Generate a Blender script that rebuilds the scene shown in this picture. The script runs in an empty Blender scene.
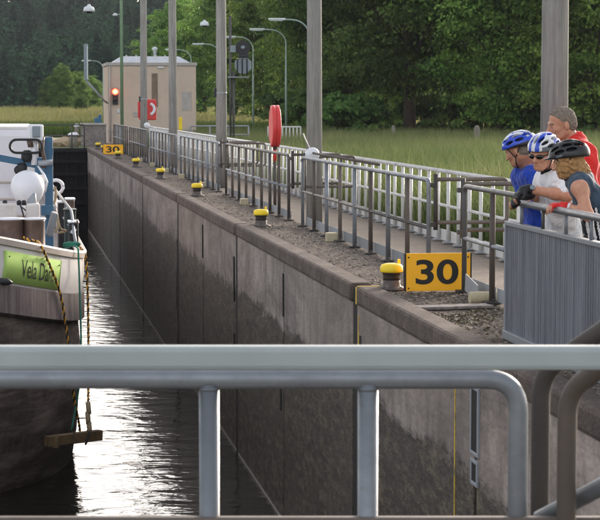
import bpy, math, random
import numpy as np
from mathutils import Vector, Matrix

R = math.radians
random.seed(7)
rng = np.random.default_rng(7)
scene = bpy.context.scene
col = scene.collection

# ------------------------------------------------------------------ camera
FPX = 2000.0                       # focal length in pixels of the 600 px wide photograph
PITCH = math.atan(155 / FPX)
YAW = math.atan(295 * math.cos(PITCH) / FPX)
CAM = Vector((0, 0, 1.85))
cam_data = bpy.data.cameras.new('camera')
cam = bpy.data.objects.new('camera', cam_data)
col.objects.link(cam)
cam.location = CAM
cam.rotation_euler = (math.pi / 2 - PITCH, 0, -YAW)
cam_data.sensor_width = 36
cam_data.lens = FPX / 600 * 36
cam_data.clip_start = 0.1
cam_data.clip_end = 6000
cam_data.dof.use_dof = True
cam_data.dof.focus_distance = 17.0
cam_data.dof.aperture_fstop = 16
scene.camera = cam
ROT = cam.rotation_euler.to_matrix()

# ------------------------------------------------------------------ world, sun, exposure
SUN_EL, SUN_AZ = 12.0, 34.0        # azimuth measured from +Y (the lock axis) towards +X
world = bpy.data.worlds.new('World')
scene.world = world
world.use_nodes = True
wn = world.node_tree
bg = wn.nodes['Background']
sky = wn.nodes.new('ShaderNodeTexSky')
sky.sky_type = 'NISHITA'
sky.sun_disc = False
sky.sun_elevation = R(SUN_EL)
sky.sun_rotation = R(SUN_AZ)
sky.air_density = 1.0
sky.dust_density = 2.5
hsv = wn.nodes.new('ShaderNodeHueSaturation')
hsv.inputs['Saturation'].default_value = 0.35
tint = wn.nodes.new('ShaderNodeMix')
tint.data_type = 'RGBA'
tint.blend_type = 'MULTIPLY'
tint.inputs['Factor'].default_value = 1.0
tint.inputs['B'].default_value = (1.0, 0.955, 0.955, 1)
wn.links.new(sky.outputs['Color'], hsv.inputs['Color'])
wn.links.new(hsv.outputs['Color'], tint.inputs['A'])
wn.links.new(tint.outputs['Result'], bg.inputs['Color'])
bg.inputs['Strength'].default_value = 0.15
sun_data = bpy.data.lights.new('sun', 'SUN')
sun = bpy.data.objects.new('sun', sun_data)
col.objects.link(sun)
sun_data.energy = 1.5
sun_data.angle = R(10)
sun_data.color = (1.0, 0.86, 0.70)
_sd = Vector((math.sin(R(SUN_AZ)) * math.cos(R(SUN_EL)), math.cos(R(SUN_AZ)) * math.cos(R(SUN_EL)), math.sin(R(SUN_EL))))
sun.rotation_euler = (-_sd).to_track_quat('-Z', 'Y').to_euler()
sun.location = (20, 20, 30)
vs = scene.view_settings
vs.view_transform = 'Standard'
vs.look = 'None'
vs.gamma = 1
vs.exposure = 1.8
vs.use_curve_mapping = False


# ------------------------------------------------------------------ survey helpers: sight line -> point in the place
def ray(px, py):
    return (ROT @ Vector((px - 300, 260 - py, -FPX))).normalized()


def atY(px, py, Y):
    d = ray(px, py)
    return CAM + d * ((Y - CAM.y) / d.y)


def atX(px, py, X):
    d = ray(px, py)
    return CAM + d * ((X - CAM.x) / d.x)


def atZ(px, py, Z=0.0):
    d = ray(px, py)
    return CAM + d * ((Z - CAM.z) / d.z)


def pxof(p):
    q = ROT.transposed() @ (Vector(p) - CAM)
    return (300 + FPX * q.x / -q.z, 260 - FPX * q.y / -q.z)


# ------------------------------------------------------------------ materials
def lin(c):
    return c / 12.92 if c <= 0.04045 else ((c + 0.055) / 1.055) ** 2.4


def hx(h):
    h = h.lstrip('#')
    return tuple(lin(int(h[i:i + 2], 16) / 255) for i in (0, 2, 4)) + (1,)


class NT:
    def __init__(self, name):
        self.m = bpy.data.materials.new(name)
        self.m.use_nodes = True
        self.t = self.m.node_tree
        self.b = self.t.nodes['Principled BSDF']

    def n(self, kind, **kw):
        nd = self.t.nodes.new(kind)
        for k, v in kw.items():
            if hasattr(nd, k):
                setattr(nd, k, v)
            else:
                nd.inputs[k.replace('_', ' ')].default_value = v
        return nd

    def l(self, a, b):
        self.t.links.new(a, b)

    def pos(self, scale=(1, 1, 1), world=True):
        mp = self.n('ShaderNodeMapping')
        mp.inputs['Scale'].default_value = scale
        if world:
            g = self.n('ShaderNodeNewGeometry')
            self.l(g.outputs['Position'], mp.inputs['Vector'])
        else:
            g = self.n('ShaderNodeTexCoord')
            self.l(g.outputs['Object'], mp.inputs['Vector'])
        return mp.outputs['Vector']

    def noise(self, vec, scale, detail=6, rough=0.6, dist=0.0):
        nd = self.n('ShaderNodeTexNoise')
        nd.inputs['Scale'].default_value = scale
        nd.inputs['Detail'].default_value = detail
        nd.inputs['Roughness'].default_value = rough
        nd.inputs['Distortion'].default_value = dist
        self.l(vec, nd.inputs['Vector'])
        return nd.outputs['Fac']

    def ramp(self, fac, stops):
        nd = self.n('ShaderNodeValToRGB')
        e = nd.color_ramp.elements
        e[0].position, e[0].color = stops[0]
        e[1].position, e[1].color = stops[-1]
        for p, c in stops[1:-1]:
            k = e.new(p)
            k.color = c
        self.l(fac, nd.inputs['Fac'])
        return nd.outputs['Color']

    def mix(self, fac, a, b, mode='MIX'):
        nd = self.n('ShaderNodeMix', data_type='RGBA', blend_type=mode)
        for v, s in ((fac, 'Factor'), (a, 'A'), (b, 'B')):
            if isinstance(v, (int, float)):
                nd.inputs[s].default_value = v
            elif isinstance(v, tuple):
                nd.inputs[s].default_value = v
            else:
                self.l(v, nd.inputs[s])
        return nd.outputs['Result']

    def math(self, op, a, b=None, c=None):
        nd = self.n('ShaderNodeMath', operation=op)
        for i, v in enumerate((a, b, c)):
            if v is None:
                continue
            if isinstance(v, (int, float)):
                nd.inputs[i].default_value = v
            else:
                self.l(v, nd.inputs[i])
        return nd.outputs['Value']

    def bump(self, h, strength=0.3, dist=0.01):
        nd = self.n('ShaderNodeBump')
        nd.inputs['Strength'].default_value = strength
        nd.inputs['Distance'].default_value = dist
        self.l(h, nd.inputs['Height'])
        self.l(nd.outputs['Normal'], self.b.inputs['Normal'])

    def base(self, c):
        if isinstance(c, tuple):
            self.b.inputs['Base Color'].default_value = c
        else:
            self.l(c, self.b.inputs['Base Color'])

    def set(self, rough=0.6, metal=0.0, spec=0.5):
        self.b.inputs['Roughness'].default_value = rough
        self.b.inputs['Metallic'].default_value = metal
        self.b.inputs['Specular IOR Level'].default_value = spec


def W0(k):
    return (k, k, k, 1)


def mat_plain(name, c, rough=0.6, metal=0.0, var=0.25, scale=6.0, bump=0.15, bdist=0.004, spec=0.5, dirt=None, dirt_amt=0.4):
    """paint / cloth / metal with mottling, a little relief and optional dirt patches"""
    t = NT(name)
    c = hx(c) if isinstance(c, str) else c
    v = t.pos(world=False)
    f = t.noise(v, scale, 6, 0.65)
    lo = tuple(x * (1 - var) for x in c[:3]) + (1,)
    hi = tuple(min(1, x * (1 + var)) for x in c[:3]) + (1,)
    cc = t.ramp(f, [(0.3, lo), (0.7, hi)])
    if dirt:
        g = t.noise(v, scale * 0.45, 8, 0.7, 0.4)
        k = t.ramp(g, [(0.52, W0(0)), (0.66, W0(dirt_amt))])
        cc = t.mix(k, cc, hx(dirt))
    t.base(cc)
    t.set(rough, metal, spec)
    if bump:
        t.bump(t.noise(v, scale * 8, 4, 0.6), bump, bdist)
    return t.m


def mat_galv(name, light, dark, rough=0.45, metal=0.55, rust=0.5, scale=5):
    """galvanised tube, each piece weathered to a different tone"""
    t = NT(name)
    v = t.pos(world=True)
    oi = t.n('ShaderNodeObjectInfo')
    k = t.ramp(oi.outputs['Random'], [(0.3, W0(0)), (0.75, W0(1))])
    cc = t.mix(k, hx(light), hx(dark))
    f = t.noise(v, scale, 8, 0.7)
    cc = t.mix(t.ramp(f, [(0.35, W0(0)), (0.75, W0(0.55))]), cc, hx(dark))
    g = t.noise(v, scale * 2.3, 8, 0.75, 0.3)
    cc = t.mix(t.ramp(g, [(0.58, W0(0)), (0.70, W0(rust))]), cc, hx('#5e4a3c'))
    t.base(cc)
    t.set(rough, metal)
    t.l(t.ramp(f, [(0.2, W0(rough - 0.1)), (0.8, W0(rough + 0.2))]), t.b.inputs['Roughness'])
    t.bump(t.noise(v, 60, 4, 0.6), 0.12, 0.003)
    return t.m


def mat_wall():
    """lock wall: dry board-marked concrete above, dark algae-grown wet concrete below the high water mark"""
    t = NT('lock_concrete')
    g = t.n('ShaderNodeNewGeometry')
    sp = t.n('ShaderNodeSeparateXYZ')
    t.l(g.outputs['Position'], sp.inputs['Vector'])
    v = t.pos((1, .32, 1))
    vs_ = t.pos((2.2, 1.3, 0.6))
    oi = t.n('ShaderNodeObjectInfo')
    a = t.noise(v, 1.6, 8, 0.65)
    streak = t.noise(vs_, 2.2, 8, 0.7)
    fine = t.noise(v, 26, 6, 0.7)
    big = t.noise(v, 0.8, 10, 0.75, 0.6)
    dry = t.ramp(a, [(0.28, hx('#80736b')), (0.5, hx('#a5988f')), (0.72, hx('#beb1a8'))])
    dry = t.mix(t.ramp(streak, [(0.40, W0(0.5)), (0.56, W0(0))]), dry, hx('#5d544e'))
    dry = t.mix(t.ramp(streak, [(0.62, W0(0)), (0.76, W0(0.35))]), dry, hx('#b4ada8'))
    dry = t.mix(t.ramp(big, [(0.36, W0(0.75)), (0.52, W0(0))]), dry, hx('#564d47'))
    dry = t.mix(t.ramp(fine, [(0.35, W0(0.35)), (0.55, W0(0))]), dry, hx('#4b443f'))
    dry = t.mix(t.math('MULTIPLY', oi.outputs['Random'], 0.35), dry, hx('#6e6660'))
    coarse = t.noise(v, 11, 8, 0.75)
    wet = t.ramp(coarse, [(0.36, hx('#211b16')), (0.5, hx('#3e342a')), (0.64, hx('#6c5f4d'))])
    wet = t.mix(t.ramp(big, [(0.48, W0(0)), (0.66, W0(0.6))]), wet, hx('#524a40'))
    # ragged boundary
    edge = t.math('MULTIPLY_ADD', streak, 0.22, -0.11)
    edge = t.math('ADD', edge, t.math('MULTIPLY_ADD', big, 0.9, -0.45))
    edge = t.math('ADD', edge, t.math('MULTIPLY_ADD', coarse, 0.4, -0.2))
    zz = t.math('ADD', sp.outputs['Z'], edge)
    k = t.n('ShaderNodeMapRange')
    k.inputs['From Min'].default_value = -0.93
    k.inputs['From Max'].default_value = -1.03
    t.l(zz, k.inputs['Value'])
    cc = t.mix(k.outputs['Result'], dry, wet)
    scum = t.n('ShaderNodeMapRange')
    scum.inputs['From Min'].default_value = -3.475
    scum.inputs['From Max'].default_value = -3.50
    t.l(t.math('ADD', sp.outputs['Z'], t.math('MULTIPLY_ADD', fine, 0.05, -0.025)), scum.inputs['Value'])
    cc = t.mix(t.math('MULTIPLY', scum.outputs['Result'], 0.85), cc, hx('#b5aca2'))
    t.base(cc)
    t.set(0.8)
    t.l(t.ramp(k.outputs['Result'], [(0, W0(0.9)), (1, W0(0.62))]), t.b.inputs['Roughness'])
    hgt = t.math('ADD', t.math('MULTIPLY', coarse, k.outputs['Result']), t.math('MULTIPLY', fine, 0.25))
    t.bump(hgt, 0.7, 0.03)
    return t.m


def mat_ground(name, c1, c2, c3, scale=1.0, rough=0.95, bump=0.5, bd=0.02, speck=None):
    t = NT(name)
    v = t.pos()
    a = t.noise(v, 0.9 * scale, 8, 0.7)
    b = t.noise(v, 14 * scale, 6, 0.7)
    cc = t.ramp(a, [(0.3, hx(c1)), (0.5, hx(c2)), (0.7, hx(c3))])
    cc = t.mix(t.ramp(b, [(0.35, W0(0.7)), (0.55, W0(0))]), cc, tuple(x * 0.45 for x in hx(c1)[:3]) + (1,))
    if speck:
        s = t.noise(v, 38 * scale, 3, 0.6)
        cc = t.mix(t.ramp(s, [(0.60, W0(0)), (0.68, W0(0.7))]), cc, hx(speck))
    t.base(cc)
    t.set(rough, 0, 0.3)
    t.bump(b, bump, bd)
    return t.m


def mat_leaf(name, dark, light, trans=0.45, rough=0.55):
    """leaf colour varies leaf by leaf and bough by bough (attribute 'tone'), and lets light through"""
    t = NT(name)
    at = t.n('ShaderNodeAttribute')
    at.attribute_name = 'tone'
    oi = t.n('ShaderNodeObjectInfo')
    cc = t.mix(at.outputs['Fac'], hx(dark), hx(light))
    hs = t.n('ShaderNodeHueSaturation')
    t.l(t.math('MULTIPLY_ADD', oi.outputs['Random'], 0.035, 0.482), hs.inputs['Hue'])
    t.l(t.math('MULTIPLY_ADD', oi.outputs['Random'], 0.3, 0.85), hs.inputs['Value'])
    t.l(cc, hs.inputs['Color'])
    t.base(hs.outputs['Color'])
    t.set(rough, 0, 0.03 if rough < .9 else 0.0)
    tr = t.n('ShaderNodeBsdfTranslucent')
    t.l(hs.outputs['Color'], tr.inputs['Color'])
    mx = t.n('ShaderNodeMixShader')
    mx.inputs[0].default_value = trans
    out = t.t.nodes['Material Output']
    t.l(t.b.outputs[0], mx.inputs[1])
    t.l(tr.outputs[0], mx.inputs[2])
    t.l(mx.outputs[0], out.inputs['Surface'])
    return t.m


def mat_water():
    t = NT('lock_water')
    t.base((0.012, 0.012, 0.009, 1))
    t.set(0.04, 0, 0.5)
    t.b.inputs['IOR'].default_value = 1.333
    v1 = t.pos((.8, 1.2, 1))
    v2 = t.pos((.8, 1.5, 1))
    a = t.noise(v1, 1.5, 2, 0.5, 0.6)
    b = t.noise(v2, 4.5, 3, 0.5, 0.6)
    h = t.math('ADD', a, t.math('MULTIPLY', b, 0.22))
    t.bump(h, 0.30, 0.10)
    return t.m


def mat_emit(name, c, s):
    t = NT(name)
    t.base(hx(c))
    t.b.inputs['Emission Color'].default_value = hx(c)
    t.b.inputs['Emission Strength'].default_value = s
    return t.m


def mat_tone(name, c0, c1, rough=0.8):
    t = NT(name)
    at = t.n('ShaderNodeAttribute')
    at.attribute_name = 'tone'
    t.base(t.mix(at.outputs['Fac'], hx(c0), hx(c1)))
    t.set(rough)
    return t.m


M = {}
M['galv'] = mat_galv('galvanised_tube', '#858b93', '#5a5753', 0.5, 0.35, 0.4)
M['galv_blue'] = mat_galv('galvanised_tube_near', '#83898f', '#666b71', 0.42, 0.45, 0.35, 14)
M['galv_flat'] = mat_plain('galvanised_flat_rail', '#9aa3a3', 0.55, 0.2, 0.07, 4, 0.06)
M['galv_dark'] = mat_galv('weathered_tube', '#57534f', '#403c39', 0.65, 0.2, 0.5)
M['brown_tube'] = mat_galv('rusty_tube', '#716860', '#544c46', 0.65, 0.15, 0.6)
M['white_tube'] = mat_plain('white_painted_tube', '#cfcdcb', 0.5, 0.0, 0.12, 4, 0.08, dirt='#8d877f')
M['plate'] = mat_galv('galvanised_plate', '#989da2', '#7f8387', 0.55, 0.25, 0.2)
M['wall'] = mat_wall()
M['coping'] = mat_ground('red_granite_coping', '#4b423d', '#62564f', '#7d716a', 3.0, 0.9, 0.7, 0.015, '#988d85')
M['quay'] = mat_ground('quay_asphalt', '#453b34', '#64584f', '#83776b', 2.2, 0.95, 1.0, 0.03, '#a0968a')
M['path'] = mat_ground('path_asphalt', '#665c51', '#756a5e', '#83786b', 1.6, 0.92, 0.4, 0.012)
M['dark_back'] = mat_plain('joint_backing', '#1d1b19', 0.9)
M['soil'] = mat_ground('meadow_soil', '#3d4a22', '#56612f', '#6d7440', 0.4, 1.0, 0.5, 0.05)
M['hill'] = mat_ground('wooded_slope', '#1c2a17', '#25351c', '#2e4022', 0.1, 1.0, 0.3, 0.1)
M['water'] = mat_water()
t = NT('pole_concrete')
_v = t.pos((9, 9, .5))
_c = t.ramp(t.noise(_v, 2.5, 8, .7), [(.3, hx('#73716e')), (.5, hx('#918f8b')), (.7, hx('#a7a49f'))])
_c = t.mix(t.ramp(t.noise(t.pos(), 1.1, 8, .7), [(.45, W0(0)), (.7, W0(.5))]), _c, hx('#777470'))
t.base(_c)
t.set(.85, 0, .3)
t.bump(t.noise(_v, 6, 6, .7), .4, .006)
M['pole'] = t.m
M['stucco'] = mat_plain('house_render', '#c2b09f', 0.95, 0, 0.06, 1.2, 0.2, 0.004, dirt='#aa9888', dirt_amt=0.5)
M['stain'] = mat_plain('rain_stain', '#7b6a5c', 0.95, 0, 0.2, 4)
M['roofsheet'] = mat_plain('house_roof_sheet', '#c4c8cc', 0.6, 0.1, 0.1, 2)
M['fascia'] = mat_plain('house_fascia', '#a8a29c', 0.7, 0, 0.15, 3)
M['yellow'] = mat_plain('yellow_bollard_paint', '#f0cf20', 0.5, 0, 0.12, 7, 0.15, dirt='#a8902a', dirt_amt=0.5)
M['bollard'] = mat_plain('bollard_iron', '#5b534d', 0.65, 0.2, 0.35, 9, 0.3, dirt='#8a7f78', dirt_amt=0.6)
M['bollard_dark'] = mat_plain('bollard_rope_worn_band', '#3a332e', 0.6, 0.2, 0.3, 9, 0.3)
M['orange'] = mat_plain('orange_sign_face', '#ffb71c', 0.5, 0, 0.05, 3, 0.03, dirt='#d8901c', dirt_amt=.35)
M['black'] = mat_plain('black_print', '#1d1b1a', 0.6, 0, 0.15, 5, 0.05)
M['footing'] = mat_plain('cream_concrete_block', '#b3a98c', 0.9, 0, 0.12, 8, 0.4, dirt='#847a63')
M['red'] = mat_plain('red_plastic', '#cf3a38', 0.45, 0, 0.1, 4, 0.06)
M['redglow'] = mat_emit('red_signal_light', '#ff3020', 6.0)
M['yellowglow'] = mat_emit('signal_light_core', '#ffb040', 9.0)
M['dark_metal'] = mat_plain('dark_signal_housing', '#26272a', 0.6, 0.1, 0.2)
M['mast'] = mat_plain('signal_mast_paint', '#4c4a4d', 0.6, 0.2, 0.2)
M['grey_box'] = mat_plain('grey_sign_back', '#7f8a92', 0.5, 0.3, 0.12)
M['green_pole'] = mat_plain('green_pole_paint', '#6f8a6a', 0.55, 0.1, 0.12)
M['lamp'] = mat_plain('lamp_post_paint', '#9db0a8', 0.5, 0.2, 0.1)
M['lamp_head'] = mat_plain('lamp_glass', '#cfd6d8', 0.35, 0, 0.05)
M['yellow_line'] = mat_plain('worn_yellow_line', '#c9ab4a', 0.9, 0, 0.3, 18, 0.1, dirt='#75695a', dirt_amt=0.8)
M['hull_white'] = mat_plain('hull_white_paint', '#cfcbc8', 0.7, 0, 0.06, 3, 0.08, spec=.25, dirt='#958c85', dirt_amt=0.5)
M['gunwale'] = mat_plain('gunwale_cap', '#b3a79d', 0.6, 0, 0.12, 3, 0.1, dirt='#7d6f66')
M['lime'] = mat_plain('lime_name_board', '#a5c46a', 0.8, 0, 0.05, 2, 0.03, spec=.1)
M['deck'] = mat_plain('deck_grey', '#8a8688', 0.7, 0, 0.15, 3, 0.2, dirt='#5f5a58')
M['blue'] = mat_plain('crane_blue_paint', '#35607f', 0.45, 0.1, 0.12, 5, 0.1, dirt='#2b3f4e')
M['white_smooth'] = mat_plain('white_gloss', '#dcdde2', 0.35, 0, 0.03, 2, 0.02)
M['cabin'] = mat_plain('cabin_white', '#d5d3d8', 0.5, 0, 0.06, 1.5, 0.05, dirt='#b9aeb2', dirt_amt=0.5)
M['rust_drum'] = mat_plain('brown_bitt', '#5d4a41', 0.5, 0.2, 0.35, 6, 0.2, dirt='#84705f', dirt_amt=0.5)
M['black_rubber'] = mat_plain('black_rubber', '#191a1c', 0.6)
M['crate_dark'] = mat_plain('dark_green_box', '#26322f', 0.6)
M['gate'] = mat_plain('lock_gate_steel', '#17171a', 0.8, 0.0, 0.3, 2, 0.2, dirt='#2a2724', spec=.2)
M['gate_stone'] = mat_ground('abutment_concrete', '#6e6763', '#817a76', '#938c87', 0.8, 0.9, 0.4, 0.01)
M['wood'] = mat_plain('old_plank', '#5d4a30', 0.85, 0, 0.35, 9, 0.4, dirt='#352b1e', dirt_amt=0.7)
M['rope_green'] = mat_plain('green_rope', '#2f7a66', 0.8, 0, 0.2, 20)
M['rope_yellow'] = mat_plain('yellow_rope_strand', '#d69a2a', 0.8, 0, 0.2, 20)
M['rope_black'] = mat_plain('black_rope_strand', '#23211f', 0.8, 0, 0.2, 20)
M['rope_tan'] = mat_plain('tan_rope', '#8f7f62', 0.85, 0, 0.2, 20)
t = NT('corrugated_zinc')
_f = t.noise(t.pos((7, 7, .25)), 2.2, 8, .75)
_c = t.ramp(_f, [(.3, hx('#4f545c')), (.5, hx('#6b7078')), (.68, hx('#868b92'))])
_c = t.mix(t.ramp(t.noise(t.pos(), 3, 8, .75), [(.5, W0(0)), (.68, W0(.4))]), _c, hx('#5a5a5c'))
t.base(_c)
t.set(.55, .35)
M['sheet'] = t.m
M['glass'] = mat_plain('dark_lens', '#101114', 0.12, 0, 0.05)
M['bark'] = mat_ground('tree_bark', '#3a3028', '#4a3f34', '#5a4e42', 4, 0.95, 0.8, 0.02)
M['leaf_mid'] = mat_leaf('leaf_mid_green', '#385424', '#88a551')
M['leaf_dark'] = mat_leaf('leaf_dark_green', '#304823', '#6e8b4a')
M['leaf_bright'] = mat_leaf('leaf_yellow_green', '#3a5626', '#769145')
M['leaf_far'] = mat_leaf('leaf_far_wood', '#1b2f25', '#3a573c', 0.0, 1.0)
M['grass'] = mat_leaf('tall_grass_blade', '#56663c', '#949366', 0.3, 0.7)
M['reed'] = mat_leaf('reed_blade', '#4d6b34', '#aaa06e', 0.35, 0.7)
M['pebble'] = mat_tone('quay_debris', '#352c26', '#958a7b')
M['moss'] = mat_tone('quay_moss', '#2a2516', '#514727')
M['rock'] = mat_tone('pale_rock', '#8d7a5c', '#c2b091')
M['post_stone'] = mat_ground('marker_stone', '#77726a', '#8d877d', '#a29c90', 3, 0.9, 0.4, 0.01)
def mat_cloth(name, c, folds=1.0):
    """knitted or woven cloth: soft creases, weave relief, slight fading"""
    t = NT(name)
    v = t.pos(world=True)
    c = hx(c)
    f = t.noise(v, 7, 6, .6)
    t.base(t.ramp(f, [(.3, tuple(x * .86 for x in c[:3]) + (1,)), (.7, tuple(min(1, x * 1.08) for x in c[:3]) + (1,))]))
    t.set(.9, 0, .2)
    t.b.inputs['Sheen Weight'].default_value = .15
    cr = t.noise(t.pos((1, 1, .55)), 9, 2, .5, 1.6)
    wv = t.noise(v, 420, 2, .5)
    t.bump(t.math('ADD', cr, t.math('MULTIPLY', wv, .015)), .75 * folds, .05)
    return t.m


def mat_skin(name, c, red):
    t = NT(name)
    v = t.pos(world=True)
    f = t.noise(v, 17, 6, .65)
    g = t.noise(v, 90, 4, .6)
    cc = t.mix(t.ramp(f, [(.38, W0(0)), (.66, W0(.75))]), hx(c), hx(red))
    cc = t.mix(t.ramp(g, [(.45, W0(0)), (.7, W0(.22))]), cc, hx('#8a5c48'))
    t.base(cc)
    t.set(.52, 0, .4)
    t.b.inputs['Subsurface Weight'].default_value = .12
    t.b.inputs['Subsurface Radius'].default_value = (.012, .005, .003)
    t.bump(g, .25, .003)
    return t.m


M['skin'] = mat_skin('skin', '#c9987d', '#b87a63')
M['skin_b'] = mat_skin('skin_tanned', '#bb8a6f', '#a86c57')
M['cloth_white'] = mat_cloth('white_jersey', '#e8e8ec')
M['cloth_blue'] = mat_cloth('blue_jersey', '#2343a8')
M['cloth_navy'] = mat_cloth('slate_navy_top', '#3c4d5e')
M['cloth_red'] = mat_cloth('red_shirt', '#d8322f')
M['cloth_black'] = mat_cloth('black_shorts', '#1c1d20')
M['shoe'] = mat_plain('dark_shoe', '#2c2a2b', 0.7)
M['hair_grey'] = mat_plain('grey_short_hair', '#85796d', 0.85, 0, 0.4, 55, 0.9, 0.008)
M['hair_blond'] = mat_plain('blond_hair', '#b58a58', 0.7, 0, 0.45, 45, 0.9, 0.01)
M['helmet_blue'] = mat_plain('helmet_blue', '#2a4bc0', 0.28, 0, 0.05)
M['helmet_white'] = mat_plain('helmet_white', '#d5d8dc', 0.28, 0, 0.03)
M['helmet_grey'] = mat_plain('helmet_grey', '#5d636b', 0.3, 0, 0.05)
M['helmet_black'] = mat_plain('helmet_black', '#1b1c1e', 0.38, 0, 0.1)
M['lip'] = mat_plain('lip', '#a8645a', 0.5, 0, 0.05)


# ------------------------------------------------------------------ object helpers
def tag(o, label=None, cat=None, group=None, kind=None):
    if label:
        o['label'] = label
    if cat:
        o['category'] = cat
    if group:
        o['group'] = group
    if kind:
        o['kind'] = kind
    return o


def link_mesh(name, me, mat=None, parent=None, loc=None):
    o = bpy.data.objects.new(name, me)
    if mat is not None and not me.materials:
        for m in (mat if isinstance(mat, (list, tuple)) else [mat]):
            me.materials.append(M[m] if isinstance(m, str) else m)
    col.objects.link(o)
    if parent is not None:
        o.parent = parent
    if loc is not None:
        o.location = loc
    return o


def thing(name, label, cat, loc=(0, 0, 0), rz=0.0, group=None):
    o = bpy.data.objects.new(name, None)
    o.empty_display_size = 0.2
    o.location = loc
    o.rotation_euler = (0, 0, rz)
    col.objects.link(o)
    return tag(o, label, cat, group)


def copy_tree(o, parent=None):
    c = o.copy()
    col.objects.link(c)
    c.parent = parent
    for ch in list(o.children):
        copy_tree(ch, c)
    return c


def fast_mesh(name, V, F, tone=None, smooth=False, mi=None):
    """V (n,3) array, F (m,k) array of equal-sized faces; tone: per-vertex value"""
    me = bpy.data.meshes.new(name)
    V = np.asarray(V, dtype=np.float32)
    F = np.asarray(F, dtype=np.int32)
    k = F.shape[1]
    me.vertices.add(len(V))
    me.vertices.foreach_set('co', V.ravel())
    me.loops.add(F.size)
    me.loops.foreach_set('vertex_index', F.ravel())
    me.polygons.add(len(F))
    me.polygons.foreach_set('loop_start', np.arange(0, F.size, k, dtype=np.int32))
    me.polygons.foreach_set('loop_total', np.full(len(F), k, dtype=np.int32))
    if mi is not None:
        me.polygons.foreach_set('material_index', np.asarray(mi, dtype=np.int32))
    me.update(calc_edges=True)
    if smooth:
        me.polygons.foreach_set('use_smooth', np.ones(len(F), dtype=bool))
    if tone is not None:
        a = me.attributes.new('tone', 'FLOAT', 'POINT')
        a.data.foreach_set('value', np.asarray(tone, dtype=np.float32))
    return me


class MB:
    """collects shapes, builds ONE mesh object"""

    def __init__(self):
        self.v, self.f, self.s = [], [], []

    def add(self, vs_, fs, smooth=False):
        o = len(self.v)
        self.v += [tuple(p) for p in vs_]
        self.f += [tuple(i + o for i in f) for f in fs]
        self.s += [smooth] * len(fs)
        return self

    def box(self, c, s, bevel=0.0, mat=None):
        cx, cy, cz = c
        hx_, hy, hz = s[0] / 2, s[1] / 2, s[2] / 2
        b = min(bevel, hx_ * 0.9, hy * 0.9, hz * 0.9)
        if b <= 0:
            vs_ = [(x, y, z) for x in (-hx_, hx_) for y in (-hy, hy) for z in (-hz, hz)]
            fs = [(0, 1, 3, 2), (4, 6, 7, 5), (0, 4, 5, 1), (2, 3, 7, 6), (0, 2, 6, 4), (1, 5, 7, 3)]
        else:
            import bmesh
            bm = bmesh.new()
            bmesh.ops.create_cube(bm, size=1)
            for q in bm.verts:
                q.co = Vector((q.co.x * hx_ * 2, q.co.y * hy * 2, q.co.z * hz * 2))
            bmesh.ops.bevel(bm, geom=bm.edges[:], offset=b, segments=2, affect='EDGES', profile=0.5)
            bm.verts.index_update()
            vs_ = [tuple(q.co) for q in bm.verts]
            fs = [[q.index for q in f.verts] for f in bm.faces]
            bm.free()
        if mat is not None:
            vs_ = [tuple(mat @ Vector(p)) for p in vs_]
        return self.add([(p[0] + cx, p[1] + cy, p[2] + cz) for p in vs_], fs)

    def tube(self, pts, r, n=10, caps=True, smooth=True):
        pts = [Vector(p) for p in pts]
        rs = r if isinstance(r, (list, tuple)) else [r] * len(pts)
        m = len(pts)
        tans = []
        for i in range(m):
            a = pts[max(0, i - 1)]
            b = pts[min(m - 1, i + 1)]
            t = b - a
            tans.append(t.normalized() if t.length > 1e-9 else Vector((0, 0, 1)))
        u = tans[0].orthogonal().normalized()
        vs_, fs = [], []
        for i in range(m):
            t = tans[i]
            u = (u - t * u.dot(t))
            u = u.normalized() if u.length > 1e-6 else t.orthogonal().normalized()
            w = t.cross(u)
            for k in range(n):
                a = 2 * math.pi * k / n
                vs_.append(tuple(pts[i] + (u * math.cos(a) + w * math.sin(a)) * rs[i]))
        for i in range(m - 1):
            for k in range(n):
                k2 = (k + 1) % n
                fs.append((i * n + k, i * n + k2, (i + 1) * n + k2, (i + 1) * n + k))
        self.add(vs_, fs, smooth)
        if caps:
            o = len(self.v) - len(vs_)
            self.f.append(tuple(o + k for k in reversed(range(n))))
            self.f.append(tuple(o + (m - 1) * n + k for k in range(n)))
            self.s += [False, False]
        return self

    def lathe(self, prof, c=(0, 0, 0), n=20, axis='z', smooth=True):
        """prof: list of (radius, height)"""
        vs_, fs = [], []
        for (r, h) in prof:
            for k in range(n):
                a = 2 * math.pi * k / n
                p = (r * math.cos(a), r * math.sin(a), h)
                if axis == 'x':
                    p = (p[2], p[0], p[1])
                elif axis == 'y':
                    p = (p[1], p[2], p[0])
                vs_.append((p[0] + c[0], p[1] + c[1], p[2] + c[2]))
        for i in range(len(prof) - 1):
            for k in range(n):
                k2 = (k + 1) % n
                fs.append((i * n + k, i * n + k2, (i + 1) * n + k2, (i + 1) * n + k))
        self.add(vs_, fs, smooth)
        o = len(self.v) - len(vs_)
        m = len(prof)
        self.f.append(tuple(o + k for k in reversed(range(n))))
        self.f.append(tuple(o + (m - 1) * n + k for k in range(n)))
        self.s += [False, False]
        return self

    def mesh(self, name):
        me = bpy.data.meshes.new(name)
        me.from_pydata(self.v, [], self.f)
        me.polygons.foreach_set('use_smooth', self.s)
        me.update()
        return me

    def build(self, name, mat, parent=None, loc=None):
        return link_mesh(name, self.mesh(name), mat, parent, loc)


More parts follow.
